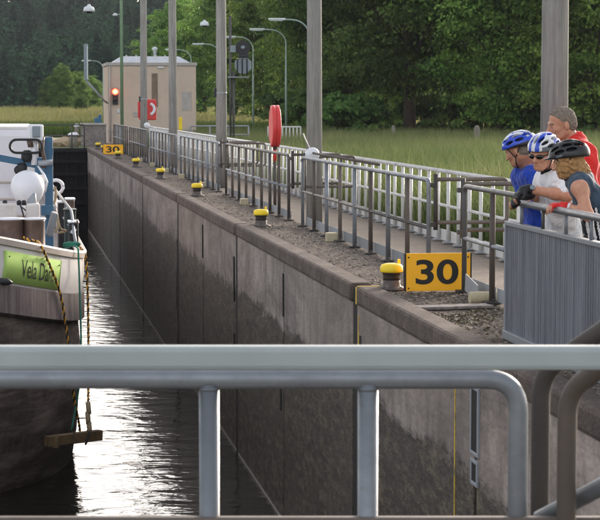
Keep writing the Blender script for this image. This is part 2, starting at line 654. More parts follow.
def bend(pts, rad, seg=6):
    """round the corners of a polyline"""
    pts = [Vector(p) for p in pts]
    out = [pts[0]]
    for i in range(1, len(pts) - 1):
        p0, p1, p2 = pts[i - 1], pts[i], pts[i + 1]
        a = (p0 - p1)
        b = (p2 - p1)
        rr = min(rad, a.length * 0.49, b.length * 0.49)
        A = p1 + a.normalized() * rr
        B = p1 + b.normalized() * rr
        for k in range(seg + 1):
            t = k / seg
            out.append((A * (1 - t) + p1 * t) * (1 - t) + (p1 * (1 - t) + B * t) * t)
    out.append(pts[-1])
    return out


def text_mesh(s, size=1.0, extrude=0.004, offset=0.0, xs=1.0):
    cu = bpy.data.curves.new('lettering', 'FONT')
    cu.body = s
    cu.size = size
    cu.extrude = extrude
    cu.offset = offset
    cu.align_x = 'CENTER'
    cu.align_y = 'CENTER'
    o = bpy.data.objects.new('lettering', cu)
    col.objects.link(o)
    bpy.context.view_layer.update()
    dg = bpy.context.evaluated_depsgraph_get()
    me = bpy.data.meshes.new_from_object(o.evaluated_get(dg))
    bpy.data.objects.remove(o)
    bpy.data.curves.remove(cu)
    me.materials.clear()
    return me


# ==================================================================== THE SETTING
WX = 3.50           # quay wall face
WL = -8.45          # opposite wall face
WZ = -3.53          # water level
FX = 4.48           # chamber fence line
WFX = 5.85          # white path fence line
PXL = 4.80          # lamp pole line
YG = 86.6           # far gate

# ground sheet with the lock chamber left open
gv = [(-2500, -300, -.03), (-2500, 3000, -.03), (2500, -300, -.03), (2500, 3000, -.03),
      (WL - .5, -300, -.03), (WL - .5, 3000, -.03), (WX + .4, -300, -.03), (WX + .4, 3000, -.03),
      (WL - .5, YG + .8, -.03), (WX + .4, YG + .8, -.03), (WL - .5, -25, -.03), (WX + .4, -25, -.03)]
mb = MB().add(gv, [(0, 4, 5, 1), (6, 2, 3, 7), (8, 9, 7, 5), (4, 6, 11, 10)])
tag(mb.build('ground', 'soil'), kind='structure')
# quay strip and path, each its own sheet
mb = MB().box(((WX + .20 + FX + .1) / 2, 40, -.10), (FX + .1 - WX - .20, 130, .19))
tag(mb.build('quay', 'quay'), kind='structure')
mb = MB().box(((FX + .1 + WFX + .15) / 2, 40, -.107), (WFX + .05 - FX, 130, .2))
tag(mb.build('path', 'path'), kind='structure')
# water in the chamber, gently subdivided sheet
mb = MB().add([(WL - .3, -25, WZ), (WX + .3, -25, WZ), (WX + .3, YG + .6, WZ), (WL - .3, YG + .6, WZ)], [(0, 1, 2, 3)])
tag(mb.build('water', 'water'), kind='structure')
mb = MB().add([(WL - .3, -25, WZ - 3), (WX + .3, -25, WZ - 3), (WX + .3, YG + .6, WZ - 3), (WL - .3, YG + .6, WZ - 3)], [(0, 1, 2, 3)])
tag(mb.build('lock_floor', 'dark_back'), kind='structure')

# ---------------- right lock wall: panels between recessed joints, coping stones on top
PER = 5.30
J0 = 19.95
wallT = thing('lock_wall', 'tall concrete lock wall with dark wet lower half and reddish coping', 'wall', (WX, 0, WZ))
wall_off = Vector((-WX, 0, -WZ))


def wpart(mb_, name, mat):
    return mb_.build(name, mat, wallT, wall_off)


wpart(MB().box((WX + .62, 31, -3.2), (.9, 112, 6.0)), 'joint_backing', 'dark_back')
SLOTS = {1: (.14, .26, -.30, -.80)}
edges = [J0 + PER * k for k in range(-8, 13)]
edges[-1] = YG + .9
for i in range(len(edges) - 1):
    y0, y1 = edges[i], edges[i + 1]
    major0 = (i % 2 == 0)
    g0 = .16 if major0 else .035
    g1 = .035 if major0 else .16
    dx = random.uniform(-.008, .008)
    mb = MB().box((WX + .105 + dx, (y0 + g0 + y1 - g1) / 2, (-.162 - 6.2) / 2), (.21, y1 - y0 - g0 - g1, 6.2 - .162), .012)
    wpart(mb, 'wall_panel', 'wall')
    wpart(MB().box((WX + .11, y0, (-.02 if major0 else -.17) / 2 - 3.1), (.2, (.30 if major0 else .066), 6.2 - (.02 if major0 else .17)), .004), 'joint_dark_strip', 'dark_back')  # dark strip added so the joint reads as a shadowed, dirty groove
    dz = random.uniform(-.006, .006)
    if major0:      # coping stones span one full bay
        y2 = edges[min(i + 2, len(edges) - 1)]
        mb = MB().box((WX + .12 - .03, (y0 + y2) / 2, -.065 + dz), (.24, y2 - y0 - .30, .19), .035)
        wpart(mb, 'coping_stone', 'coping')
# ladder / float niches: steel frames, dark panels on the face painting the recess shade
for (py0, py1, z0, z1, wd) in ((391, 452, -.30, -.77, .20), (463, 480, -.86, -1.0, .16)):
    c = atX(476, 400, WX)
    mb = MB()
    for s_ in (-1, 1):
        mb.box((WX - .004, c.y + s_ * (wd / 2 + .015), (z0 + z1) / 2), (.03, .03, z0 - z1 + .06), .006)
    for zz in (z0 + .015, z1 - .015):
        mb.box((WX - .004, c.y, zz), (.028, wd, .03), .006)
    wpart(mb, 'niche_frame', 'plate')
    wpart(MB().box((WX - .006, c.y, (z0 + z1) / 2), (.012, wd, z0 - z1), .002), 'niche_shade_panel', 'dark_back')
for k, (dy, z0, z1) in enumerate([(.35, -.45, -1.15), (PER, -.3, -.85), (2 * PER + .3, -.5, -1.2), (3 * PER, -.3, -.9), (PER + .25, -1.4, -2.1),
                                  (2 * PER + .3, -1.7, -2.5), (4 * PER + .3, -1.6, -2.4)]):
    wpart(MB().box((WX - .003, J0 - dy if k == 0 else J0 + dy, (z0 + z1) / 2), (.016, .10, z0 - z1), .003), 'niche_shade_panel', 'dark_back')  # frameless dark panels, slot shade given as flat colour
# yellow measuring line across the quay and down the wall
mb = MB().box((WX + .65, J0 - .25, .0), (.85, .05, .012), .002)
mb.box((WX + .09, J0 - .25, .034), (.22, .045, .006))
wpart(mb, 'yellow_line', 'yellow_line')
wpart(MB().box((WX - .032, J0 - .25, -.06), (.008, .045, .17)), 'yellow_line', 'yellow_line')
wpart(MB().box((WX - .008, J0 - .25, -.62), (.008, .045, .72)), 'yellow_line', 'yellow_line')
wpart(MB().box((WX - .009, atX(456, 420, WX).y, -.85), (.008, .02, 1.1)), 'yellow_line', 'yellow_line')

# opposite wall (behind the barge, only reflected)
mb = MB().box((WL - .25, 31, -3.15), (.5, 112, 6.3), .02)
tag(mb.build('far_lock_wall', 'wall'), kind='structure')
# ---------------- quay bits: gravel debris, moss on the ground near the coping
def scatter_chips(name, mat, n, xr, yr, size, flat=.5, z=0.0, dens=None):
    V, F, T = [], [], []
    tet = np.array([[1, 0, 0], [-.6, .8, 0], [-.6, -.8, 0], [0, 0, 1.0]])
    for k in range(n):
        x = rng.uniform(*xr)
        y = yr[0] + (yr[1] - yr[0]) * rng.random() ** 1.7
        if dens is not None and rng.random() > dens(x, y):
            continue
        s = size * rng.uniform(.4, 1.4)
        a = rng.uniform(0, 6.28)
        ca, sa = math.cos(a), math.sin(a)
        q = tet * [s, s * rng.uniform(.4, 1), s * flat * rng.uniform(.3, 1)]
        q = np.stack([q[:, 0] * ca - q[:, 1] * sa + x, q[:, 0] * sa + q[:, 1] * ca + y, q[:, 2] + z], 1)
        o = len(V) * 4
        V.append(q)
        F += [(o, o + 1, o + 3), (o + 1, o + 2, o + 3), (o + 2, o, o + 3)]
        T += [rng.random()] * 4
    o = link_mesh(name, fast_mesh(name, np.concatenate(V), F, T), mat)
    return o


def clumpy(x, y):
    return max(0, .5 + .5 * math.sin(x * 5.1 + 1.3 * math.sin(y * 2.3)) * math.sin(y * 1.7 + x * 3))


tag(scatter_chips('gravel_debris', 'pebble', 26000, (WX + .12, FX + .05), (9, 60), .022, .6, -.004, clumpy),
    'loose gravel and dead leaves littering the quay along the coping', 'gravel', kind='stuff')
tag(scatter_chips('ground_moss', 'moss', 6000, (WX + .22, WX + .95), (13.5, 19.3), .02, .8, -.004,
                  lambda x, y: 1 if abs(y - 17.3 - .5 * math.sin(x * 6)) < .45 else .12 * clumpy(x, y)),
    'brown green moss crust on the quay in front of the large sign', 'moss', kind='stuff')

# ==================================================================== FENCES
PAN, SP, NP = 9.2, 1.15, 9


def fence_panel(y0, n, label, extra_foot=(), sp=SP):
    t = thing('fence_panel', label, 'fence', (FX, y0, 0), 0, 'tube fence panels along the lock edge')
    L = sp * (n - 1)
    # top rail with its two end posts is one bent tube; inner posts stand on their own
    pts = bend([(0, 0, 0), (0, 0, 1.05), (0, L, 1.05), (0, L, 0)], .09)
    MB().tube(pts, .026, 10).build('top_rail', 'galv', t)
    MB().tube([(0, .02, .535), (0, L - .02, .535)], .021, 8).build('middle_rail', 'galv', t)
    me = MB().tube([(0, 0, 0), (0, 0, 1.04)], .028, 10).mesh('post')
    me.materials.append(M['brown_tube'])
    me2 = MB().tube([(0, 0, 0), (0, 0, 1.04)], .029, 10).mesh('post')
    me2.materials.append(M['galv'])
    fm = MB().box((0, 0, .012), (.15, .13, .022), .004)
    for s_ in (-.045, .045):
        fm.lathe([(.012, .022), (.012, .045), (.006, .048)], (.0, s_, 0), 8)
    fm = fm.mesh('foot_plate')
    for k in range(n):
        if 0 < k < n - 1:
            link_mesh('post', me if k % 2 else me2, None, t, (0, k * sp, 0))
        link_mesh('foot_plate', fm, 'galv_dark', t, (0, k * sp, 0))
    bm_ = MB().box((.045, sp / 2, .085), (.006, sp - .06, .13), .002).mesh('toe_board')
    for k in range(n - 1):
        link_mesh('toe_board', bm_, 'plate', t, (0, k * sp, 0))
    return t


def footing(y, label):
    o = MB().box((0, 0, .055), (.15, .17, .125), .012).build('footing_block', 'footing', None, (FX - .09, y, -.005))
    tag(o, label, 'concrete block', 'cream footing blocks along the fence')


fy = [20.98 + 10.72 * k for k in range(6)]
flabels = ['tube fence panel left of the large sign, nearest full length panel',
           'tube fence panel behind the second bollard, beside the upright red lifebuoy case',
           'third full tube fence panel from the large sign, beside the third bollard',
           'fourth full tube fence panel from the large sign, by the fourth lamp pole',
           'fifth tube fence panel from the large sign, just before the far sign',
           'farthest tube fence panel, in front of the beige house']
fp = fence_panel(fy[0], NP, flabels[0])
for k in range(1, 6):
    c = copy_tree(fp)
    c.location = (FX, fy[k], 0)
    c['label'] = flabels[k]
fence_panel(16.99, 3, 'short tube fence panel right of the large sign, running behind the zinc screen')
for y, lb in ((26.9, 'cream concrete block under the fence, left of the nearest bollard'),
              (37.0, 'cream concrete block under the fence, past the second bollard'),
              (45.0, 'cream concrete block under the fence by the third bollard'),
              (50.4, 'cream concrete block beside the fourth bollard'),
              (55.3, 'cream concrete block between fourth and fifth bollard'),
              (60.5, 'cream concrete block beside the fifth bollard'),
              (66.0, 'farthest cream concrete block, just before the far sign')):
    footing(y, lb)
o = MB().lathe([(.055, -.16), (.06, -.15), (.06, .15), (.055, .16)], (0, 0, 0), 14, 'x').build('footing_block', 'footing', None, (FX - .03, 18.25, .045))
tag(o, 'pale concrete roll under the fence post right of the large sign', 'concrete block', 'cream footing blocks along the fence')


def swing_gate(y, s_, label):
    t = thing('swing_gate', label, 'gate', (FX + .05, y, 0), 0, 'open tube swing gates in the fence gaps')
    pts = bend([(0, 0, 1.06), (.78, 0, 1.06), (.78, 0, .60), (0, 0, .60)], .06)
    MB().tube(pts, .022, 8).build('leaf_frame', 'brown_tube', t)
    MB().tube([(0, 0, .52), (0, 0, 1.12)], .026, 8).build('hinge_post', 'galv_dark', t)
    for z in (.58, 1.0):
        MB().box((-.03, 0, z), (.06, .05, .05), .008).build('hinge', 'galv_dark', t)
    return t


gl = ['open brown swing gate just above the large 30 sign', 'open brown swing gate right of the large 30 sign by the cyclists',
      'open brown swing gate in the fence gap by the second lamp pole', 'farther leaf of the brown swing gates by the second lamp pole',
      'open brown swing gate in the fence gap by the third lamp pole', 'farther leaf of the brown swing gates by the third lamp pole']
for k in range(3):
    swing_gate(fy[k] - .12, 1, gl[2 * k])
    if k == 0:
        swing_gate(fy[k] - 1.40, -1, gl[1])
    else:
        swing_gate(fy[k] - 1.38, -1, gl[2 * k + 1])

# white path fence
t = thing('white_fence', 'long white tube fence with close balusters between path and tall grass', 'fence', (WFX, 15, 0))
L = 67.0
MB().tube([(0, 0, .96), (0, L, .96)], .028, 10).build('top_rail', 'white_tube', t)
MB().tube([(0, 0, .50), (0, L, .50)], .022, 8).build('middle_rail', 'white_tube', t)
pm = MB().tube([(0, 0, 0), (0, 0, .95)], .024, 8).mesh('baluster')
tb = MB().box((.035, .31, .09), (.006, .56, .15), .002).mesh('toe_board')
ft = MB().box((0, 0, .012), (.13, .12, .022), .004).mesh('foot_plate')
n = int(L / .62)
for k in range(n + 1):
    link_mesh('baluster', pm, 'white_tube', t, (0, k * .62, 0))
    link_mesh('foot_plate', ft, 'plate', t, (0, k * .62, 0))
    if k < n:
        link_mesh('toe_board', tb, 'white_tube', t, (0, k * .62, 0))
# white cross fence at the far right end of the path
t = thing('white_fence', 'short white baluster fence standing across the grass right of the signal mast', 'fence', atZ(268, 151, -.03))
for z in (.98, .15):
    MB().tube([(0, 0, z), (1.35, 0, z)], .03, 8).build('rail', 'white_tube', t)
pm = MB().box((0, 0, .5), (.05, .04, 1.0), .006).mesh('baluster')
for k in range(10):
    link_mesh('baluster', pm, 'white_tube', t, (k * .15, 0, 0))
t = thing('pipe_railing', 'pale grey two bar railing behind the third lamp pole', 'fence', (7.2, 78.5, 0))
for z in (1.02, .68, .35):
    MB().tube([(0, 0, z), (2.3, 0, z)], .03, 8).build('rail', 'plate', t)
pm = MB().tube([(0, 0, 0), (0, 0, 1.02)], .03, 8).mesh('post')
for k in range(4):
    link_mesh('post', pm, 'plate', t, (k * .765, 0, 0))

# ==================================================================== LAMP POLES
pl = ['tall concrete lamp pole nearest, behind the man in the red shirt', 'second tall concrete lamp pole, by the upright red lifebuoy case',
      'third tall concrete lamp pole, with a small clamp band', 'fourth tall concrete lamp pole, right of the open red lifebuoy holder',
      'fifth and farthest concrete lamp pole, in front of the red lifebuoy holder']
for k in range(5):
    y = (17.2, 31.1, 44.75, 57.9, 70.2)[k]
    X = PXL
    random.uniform(-1, 1)
    t = thing('lamp_pole', pl[k], 'pole', (X, y, 0), 0, 'concrete lamp poles along the fence')
    MB().tube([(0, 0, -.02), (0, 0, 3), (-.006 * 1, 0, 6), (0, 0, 9.5)], [.128, .116, .102, .085], 24).build('shaft', 'pole', t)
    MB().tube([(0, 0, 9.3), (0, 0, 9.62)], [.095, .09], 16).build('cap', 'plate', t)
    ar = MB().tube(bend([(0, 0, 9.45), (-.5, 0, 9.75), (-1.7, 0, 9.8)], .3), .035, 8)
    ar.build('arm', 'lamp', t)
    MB().lathe([(.06, .0), (.2, -.06), (.24, -.2), (.1, -.24)], (-1.8, 0, 9.82), 14).build('lamp_head', 'lamp_head', t)
    z = 1.85 + (105 - 93) / FPX * y if k == 2 else (1.85 + .2 if k == 4 else 2.6)
    if k in (2, 4):
        MB().lathe([(.122, -.02), (.126, -.015), (.126, .015), (.122, .02)], (0, 0, z), 20).build('clamp_band', 'plate', t)
        MB().box((-.14, 0, z), (.05, .08, .2), .01).build('clamp_box', 'dark_metal', t)

# ==================================================================== BOLLARDS
def bollard(p, label):
    t = thing('mooring_bollard', label, 'bollard', p, 0, 'yellow topped mooring bollards along the wall')
    MB().lathe([(.15, .0), (.15, .02), (.10, .035), (.088, .06), (.088, .10)], (0, 0, 0), 20).build('base', 'bollard', t)
    MB().lathe([(.087, .10), (.084, .13), (.09, .165), (.108, .178)], (0, 0, 0), 20).build('neck', 'bollard_dark', t)
    MB().lathe([(.10, .175), (.113, .182), (.116, .20), (.113, .235), (.10, .255), (.06, .266), (.01, .268)], (0, 0, 0), 24).build('cap', 'yellow', t)
    MB().box((.085, .05, .27), (.03, .03, .07), .008).build('lug', 'yellow', t)
    for a in range(4):
        MB().lathe([(.014, .02), (.014, .034), (.006, .036)], (.128 * math.cos(a * 1.57 + .7), .128 * math.sin(a * 1.57 + .7), 0), 6).build('anchor_bolt', 'bollard', t)
    return t


b0 = bollard((3.82, 19.66, 0), 'largest yellow topped bollard, left of the large 30 sign')
bl = [(30.2, 'second nearest yellow topped bollard, below the upright red lifebuoy case'), (40.5, 'third yellow topped bollard from the large sign'),
      (50.2, 'fourth yellow topped bollard from the large sign'), (59.7, 'fifth yellow topped bollard from the large sign'),
      (69.3, 'sixth yellow topped bollard, overlapping the right edge of the far sign'), (79.3, 'yellow topped bollard just behind the far sign'),
      (84.5, 'farthest yellow topped bollard at the corner by the gate')]
for y, lb in bl:
    c = copy_tree(b0)
    c.location = (3.84, y, 0)
    c.rotation_euler.z = random.uniform(-.5, .5)
    c['label'] = lb

# ==================================================================== 30 SIGNS
def sign30(p, rz, w, h, label):
    t = thing('number_sign', label, 'sign', p, rz, 'orange distance signs')
    MB().box((0, .012, h / 2 + .01), (w, .022, h), .004).build('board', 'orange', t)
    for s_ in (-1, 1):
        MB().box((s_ * (w / 2 + .006), .03, h / 2 + .01), (.012, .07, h + .004), .003).build('edge_frame', 'black', t)
    me = text_mesh('30', h * 1.08, .0015, h * .022)
    V = np.array([v.co for v in me.vertices])
    V[:, 0] -= (V[:, 0].max() + V[:, 0].min()) / 2
    V[:, 1] -= (V[:, 1].max() + V[:, 1].min()) / 2
    kx = w * .66 / (V[:, 0].max() - V[:, 0].min())
    kz = h * .66 / (V[:, 1].max() - V[:, 1].min())
    for v, q in zip(me.vertices, V):
        v.co = (q[0] * kx - w * .02, -.0015 - q[2] , q[1] * kz + h * .53)
    link_mesh('numerals', me, 'black', t)
    for sx_ in (-1, 1):
        for sz_ in (.1, .92):
            MB().lathe([(.009, 0), (.009, -.003), (.004, -.006)], (sx_ * w * .46, .0, h * sz_), 8, 'y').build('bolt', 'galv_dark', t)
    for s_ in (-1, 1):
        MB().box((s_ * w * .3, .11, h * .3), (.03, .17, .03), .004).build('bracket', 'galv_dark', t)
    return t


ps = atZ(437, 299, 0)
sign30((atY(438.3, 280, 19.42).x, 19.42, -.004), 0, .655, .375, 'large orange sign with black number 30 on the quay')
pf = atZ(112, 154, 0)
sign30((pf.x, 75.2, 0), 0, .75, .36, 'small far orange sign with number 30 near the house')

# plates and board behind the sign
o = MB().box((0, 0, .09), (.012, .5, .17), .004, Matrix.Rotation(R(8), 3, 'X')).build('steel_plate', 'plate', None, (FX - .1, 18.55, .02))
tag(o, 'grey steel plate leaning at the fence foot right of the large sign', 'plate')
o = MB().box((0, 0, .02), (.8, .22, .03), .01).build('stone_slab', 'gate_stone', None, (3.98, 17.75, -.005))
o.rotation_euler.z = R(8)
tag(o, 'flat pale slab on the quay before the large sign', 'slab')

# ==================================================================== LIFEBUOY CASES
t = thing('lifebuoy_case', 'upright closed red lifebuoy case on a thin post, seen edge on', 'lifebuoy', (4.78, 35.6, 0))
MB().tube([(0, 0, 0), (0, 0, .85)], .03, 10).build('post', 'galv_dark', t)
MB().tube([(0, 0, .85), (0, 0, 1.15)], .032, 10).build('post_top', 'red', t)
for dx, nm in ((-.034, 'back_shell'), (.040, 'front_shell')):
    mb = MB()
    ring = [(0, .30 * math.cos(a), 1.47 + .375 * math.sin(a)) for a in np.linspace(0, 2 * math.pi, 25)[:-1]]
    for f_, sc in ((-.042, .88), (-.03, 1), (.03, 1), (.042, .88)):
        mb.v += [(dx + f_, q[1] * sc, 1.47 + (q[2] - 1.47) * sc) for q in ring]
    nR = 24
    for a in range(3):
        for k in range(nR):
            mb.f.append((a * nR + k, a * nR + (k + 1) % nR, (a + 1) * nR + (k + 1) % nR, (a + 1) * nR + k))
            mb.s.append(True)
    mb.f += [tuple(reversed(range(nR))), tuple(range(3 * nR, 4 * nR))]
    mb.s += [False, False]
    mb.build(nm, 'red', t)
MB().box((.0, 0, 1.08), (.07, .1, .06), .01).build('bracket', 'dark_metal', t)

t = thing('lifebuoy_holder', 'open red lifebuoy holder with white ring facing the camera', 'lifebuoy', (5.0, 71.5, 0))
MB().tube([(0, .06, 0), (0, .06, 1.4)], .035, 10).build('post', 'galv_dark', t)
mb = MB().box((.03, 0, 1.68), (.62, .10, .74), .045)
mb.build('back_board', 'red', t)
V_ = MB()
V_.tube([(.06 + .2 * math.cos(a), -.07, 1.70 + .2 * math.sin(a)) for a in np.linspace(-1.25, 1.25, 14)], .05, 10)
V_.build('ring', 'white_smooth', t)
MB().box((-.08, -.065, 1.68), (.16, .03, .25), .01).build('label_plate', 'footing', t)
MB().tube([(-.3 + .1 * math.cos(a) * 0, -.06, 1.68 + .3 * math.sin(a)) for a in np.linspace(-1.2, 1.2, 8)], .03, 8).build('handle', 'red', t)

# rescue pole lying on the fence with a white ring
t = thing('rescue_pole', 'long rescue pole with a white disc lying across the fence by the second lamp pole', 'pole', (4.60, 30.0, 0))
MB().lathe([(.02, -.03), (.095, -.025), (.11, 0), (.095, .025), (.02, .03)], (.0, 0, 1.10), 18, 'y').build('disc', 'white_smooth', t)
MB().tube([(0, .3, 1.13), (.02, -.2, 1.12), (.05, -5.2, 1.10)], .018, 8).build('shaft', 'brown_tube', t)
MB().tube(bend([(-.02, .0, 1.15), (-.12, .05, 1.38), (-.13, .05, 1.42)], .05), .01, 6).build('hook', 'white_tube', t)
t = thing('rescue_pole', 'far white disc of a rescue pole on the fence below the red lifebuoy holder', 'pole', (4.75, 68.0, 0))
MB().lathe([(.02, -.02), (.085, -.018), (.10, 0), (.085, .018), (.02, .02)], (.0, 0, 1.16), 18, 'y').build('disc', 'white_smooth', t)
MB().tube([(0, .05, 1.17), (.02, -4, 1.10)], .018, 8).build('shaft', 'white_tube', t)

# ==================================================================== HOUSE
HY = 96.0
h0 = atY(107.5, 66, HY)
h1 = atY(196, 66, HY)
hw, hz, hd = h1.x - h0.x, h0.z, 4.2
t = thing('control_house', 'small flat roofed beige rendered lock control house', 'house', ((h0.x + h1.x) / 2, HY, 0))
MB().box((0, hd / 2, hz / 2), (hw, hd, hz), .02).build('wall', 'stucco', t)
rf = MB().box((0, hd / 2, hz + .09), (hw + .1, hd + .1, .16), .02).build('fascia', 'fascia', t)
mb = MB()
a, b = hw / 2 - .25, hw / 2 - .75
mb.add([(-a, .3, hz + .17), (a, .3, hz + .17), (a, hd - .3, hz + .17), (-a, hd - .3, hz + .17),
        (-b, .8, hz + .48), (b, .8, hz + .48), (b, hd - .8, hz + .48), (-b, hd - .8, hz + .48)],
       [(0, 1, 5, 4), (1, 2, 6, 5), (2, 3, 7, 6), (3, 0, 4, 7), (4, 5, 6, 7)])
mb.build('roof', 'roofsheet', t)
for k in range(6):
    MB().box((-b + .2 + k * (2 * b - .4) / 5, .56, hz + .345), (.05, .7, .03), .005, Matrix.Rotation(R(31.8), 3, 'X')).build('roof_seam', 'white_tube', rf)
mb = MB().lathe([(.07, 0), (.07, .3), (.14, .34), (.14, .4), (.05, .48)], (hw * .05, .9, hz + .46), 12)
mb.build('vent_pipe', 'roofsheet', rf)
MB().box((hw * .03, -.012, hz - 1.15), (.28, .02, 1.6), .004).build('rain_stain', 'stain', t)
MB().box((-.38 * hw, -.03, hz * .42), (.12, .05, .18), .01).build('wall_box', 'roofsheet', t)
MB().box((-.19 * hw, -.02, hz * .38), (.2, .03, .25), .01).build('wall_box', 'fascia', t)
MB().box((.1 * hw, -.05, hz - .06), (.3, .06, .08), .01).build('wall_lamp', 'lamp_head', t)
MB().box((.39 * hw, -.012, hz * .55), (.45, .02, .9), .004).build('render_patch', 'fascia', t)
MB().tube([(-.475 * hw, -.05, .1), (-.475 * hw, -.05, hz)], .04, 8).build('downpipe', 'fascia', t)
MB().box((0, -.03, hz * .17), (hw + .03, .04, .1), .01).build('plinth_band', 'fascia', t)

# traffic light on the house
tl = atY(115.3, 93, HY - .25)
t = thing('signal_light', 'small traffic light with its red lamp lit on the house', 'traffic light', (tl.x, HY - .12, tl.z))
MB().box((0, 0, -.16), (.26, .16, .78), .03).build('housing', 'dark_metal', t)
MB().lathe([(.15, -.0), (.14, -.03), (.08, -.05), (.01, -.055)], (0, -.085, .06), 16, 'y').build('red_lamp', 'redglow', t)
MB().lathe([(.07, -.0), (.06, -.02), (.01, -.03)], (0, -.14, .06), 12, 'y').build('lamp_core', 'yellowglow', t)
MB().lathe([(.11, -.0), (.10, -.03), (.01, -.05)], (0, -.085, -.32), 16, 'y').build('dark_lamp', 'black_rubber', t)
MB().box((0, .09, -.16), (.12, .08, .3), .01).build('wall_bracket', 'dark_metal', t)
# bracket light at the house corner
a0 = atY(104.5, 101, HY - .3)
a1 = atY(86.5, 81, HY - .3)
a2 = atY(85.5, 44, HY - .3)
t = thing('bracket_lamp', 'slim upright tube lamp on a slanting bracket left of the house', 'lamp', (h0.x, HY + .1, a0.z - .1))
off = Vector(t.location)
MB().tube([Vector((h0.x, HY + .12, a0.z - .1)) - off, a0 - off, a1 - off], .05, 8).build('bracket', 'plate', t)
MB().box(((a1 + a2) / 2 - off), (.2, .14, (a2.z - a1.z)), .04).build('tube_housing', 'grey_box', t)
MB().box((a1 + (a2 - a1) * .5 + Vector((.06, -.1, 0)) - off), (.05, .05, (a2.z - a1.z) * .92), .02).build('tube_glass', 'lamp_head', t)
# small yellow post by the house
p = atY(180.5, 128, 93)
o = MB().box((0, 0, (p.z + .5) / 2), (.16, .12, p.z + .5), .02).build('yellow_post', 'yellow', None, (p.x, 93, 0))
tag(o, 'small yellow post before the right side of the house', 'post')
# green mast before the house
p = atY(122, 120, 84)
t = thing('green_mast', 'tall slim green mast in front of the house', 'pole', (p.x, 84, 0))
MB().tube([(0, 0, 0), (0, 0, 5), (0, 0, 10)], [.075, .065, .05], 12).build('shaft', 'green_pole', t)
MB().lathe([(.14, 0), (.14, .03), (.08, .06)], (0, 0, 0), 12).build('base_flange', 'green_pole', t)
MB().tube([(0, 0, 5.6), (-.22, 0, 5.62)], .02, 6).build('arm', 'lamp', t)
MB().lathe([(.03, .06), (.1, .0), (.1, -.05)], (-.26, 0, 5.6), 10).build('lamp_head', 'lamp_head', t)

# ==================================================================== STREET LAMPS with curved arms
def street_lamp(px, ytop, Y, reach, label, zg=-.03):
    top = atY(px, ytop, Y)
    t = thing('street_lamp', label, 'lamp', (top.x, Y, zg), 0, 'curved street lamps along the road')
    H = top.z - zg
    r_ = reach
    pts = [(0, 0, 0), (0, 0, H * .55), (0, 0, H - .75)]
    for a in np.linspace(0, 1, 8)[1:]:
        pts.append((-r_ * .75 * (1 - math.cos(a * 1.5)), 0, H - .75 + .75 * math.sin(a * 1.57)))
    pts.append((-r_, 0, H + .02))
    MB().tube(pts, [.065, .055] + [.038] * (len(pts) - 2), 10).build('post', 'lamp', t)
    MB().box((-r_ - .35, 0, H + .02), (.85, .2, .11), .05).build('lamp_head', 'lamp_head', t)
    MB().box((-r_ - .38, 0, H - .045), (.6, .14, .03), .01).build('lens', 'white_smooth', t)
    return t


street_lamp(103, 61, 186, 1.2, 'curved street lamp behind the left corner of the house')
street_lamp(191, 50, 160, 1.3, 'curved street lamp above the right end of the house roof')
street_lamp(219, 44.5, 140, 1.1, 'curved street lamp whose head shows left of the third lamp pole')
street_lamp(253, 37.5, 121, 1.1, 'curved street lamp with green post right behind the signal mast')
street_lamp(286, 30, 107, 1.2, 'curved street lamp left of the second lamp pole')
street_lamp(309, 20, 96, 1.2, 'street lamp mostly hidden behind the second lamp pole')

# pendant lamps: on their own slim gantry masts
def pendant(px, py, Y, mast_px, label):
    p = atY(px, py, Y)
    q = atY(mast_px, py, Y)
    t = thing('pendant_lamp', label, 'lamp', (q.x, Y, -.03), 0, 'bell shaped pendant lamps')
    zt = p.z + 1.6
    MB().tube([(0, 0, 0), (0, 0, zt)], .06, 10).build('mast', 'pole', t)
    MB().tube([(0, 0, zt - .05), (p.x - q.x, 0, zt)], .03, 8).build('arm', 'lamp', t)
    MB().tube([(p.x - q.x, 0, zt), (p.x - q.x, 0, p.z + .1)], .012, 6).build('cable', 'dark_metal', t)
    MB().lathe([(.04, .16), (.07, .1), (.17, .05), (.21, -.08), (.19, -.1)], (p.x - q.x, 0, p.z), 16).build('shade', 'lamp_head', t)
    MB().lathe([(.12, -.095), (.13, -.13), (.06, -.16), (.01, -.165)], (p.x - q.x, 0, p.z), 14).build('bulb', 'glass', t)


pendant(89, 8, 72.0, 145, 'white bell shaped pendant lamp high above the lock chamber')
pendant(204.5, 23, 88, 223, 'white bell shaped pendant lamp left of the third lamp pole')

# ==================================================================== SIGNAL MAST
sm = atY(232, 100, 75)
t = thing('signal_mast', 'dark railway style signal mast with round lamp and octagon back plates', 'signal', (sm.x, 75, -.03))
z_ = lambda y: 1.88 + (105 - y) / FPX * 75 * 1.02
for s_ in (-.06, .06):
    MB().tube([(s_, 0, 0), (s_, 0, z_(72 if s_ > 0 else 18))], .045, 10).build('shaft', 'mast', t)
MB().box((.25, 0, z_(78)), (.75, .5, .05), .01).build('platform', 'grey_box', t)
mb = MB()
oc = [(.34 * math.cos(a + .39), .34 * math.sin(a + .39)) for a in np.arange(8) * math.pi / 4]
mb.add([(x + .42, -.05, z + z_(66)) for x, z in oc] + [(x + .42, .0, z + z_(66)) for x, z in oc],
       [tuple(reversed(range(8))), tuple(range(8, 16))] + [(k, (k + 1) % 8, 8 + (k + 1) % 8, 8 + k) for k in range(8)])
mb.build('octagon_plate', 'grey_box', t)
MB().lathe([(.28, 0), (.28, .1), (.2, .2), (.05, .24)], (.4, -.1, z_(49)), 18, 'y').build('round_signal', 'dark_metal', t)
MB().lathe([(.08, 0), (.08, -.05), (.02, -.06)], (.4, -.1, z_(49)), 12, 'y').build('lens', 'grey_box', t)
MB().box((.03, -.12, z_(50.5)), (.2, .14, .26), .02).build('switch_box', 'grey_box', t)
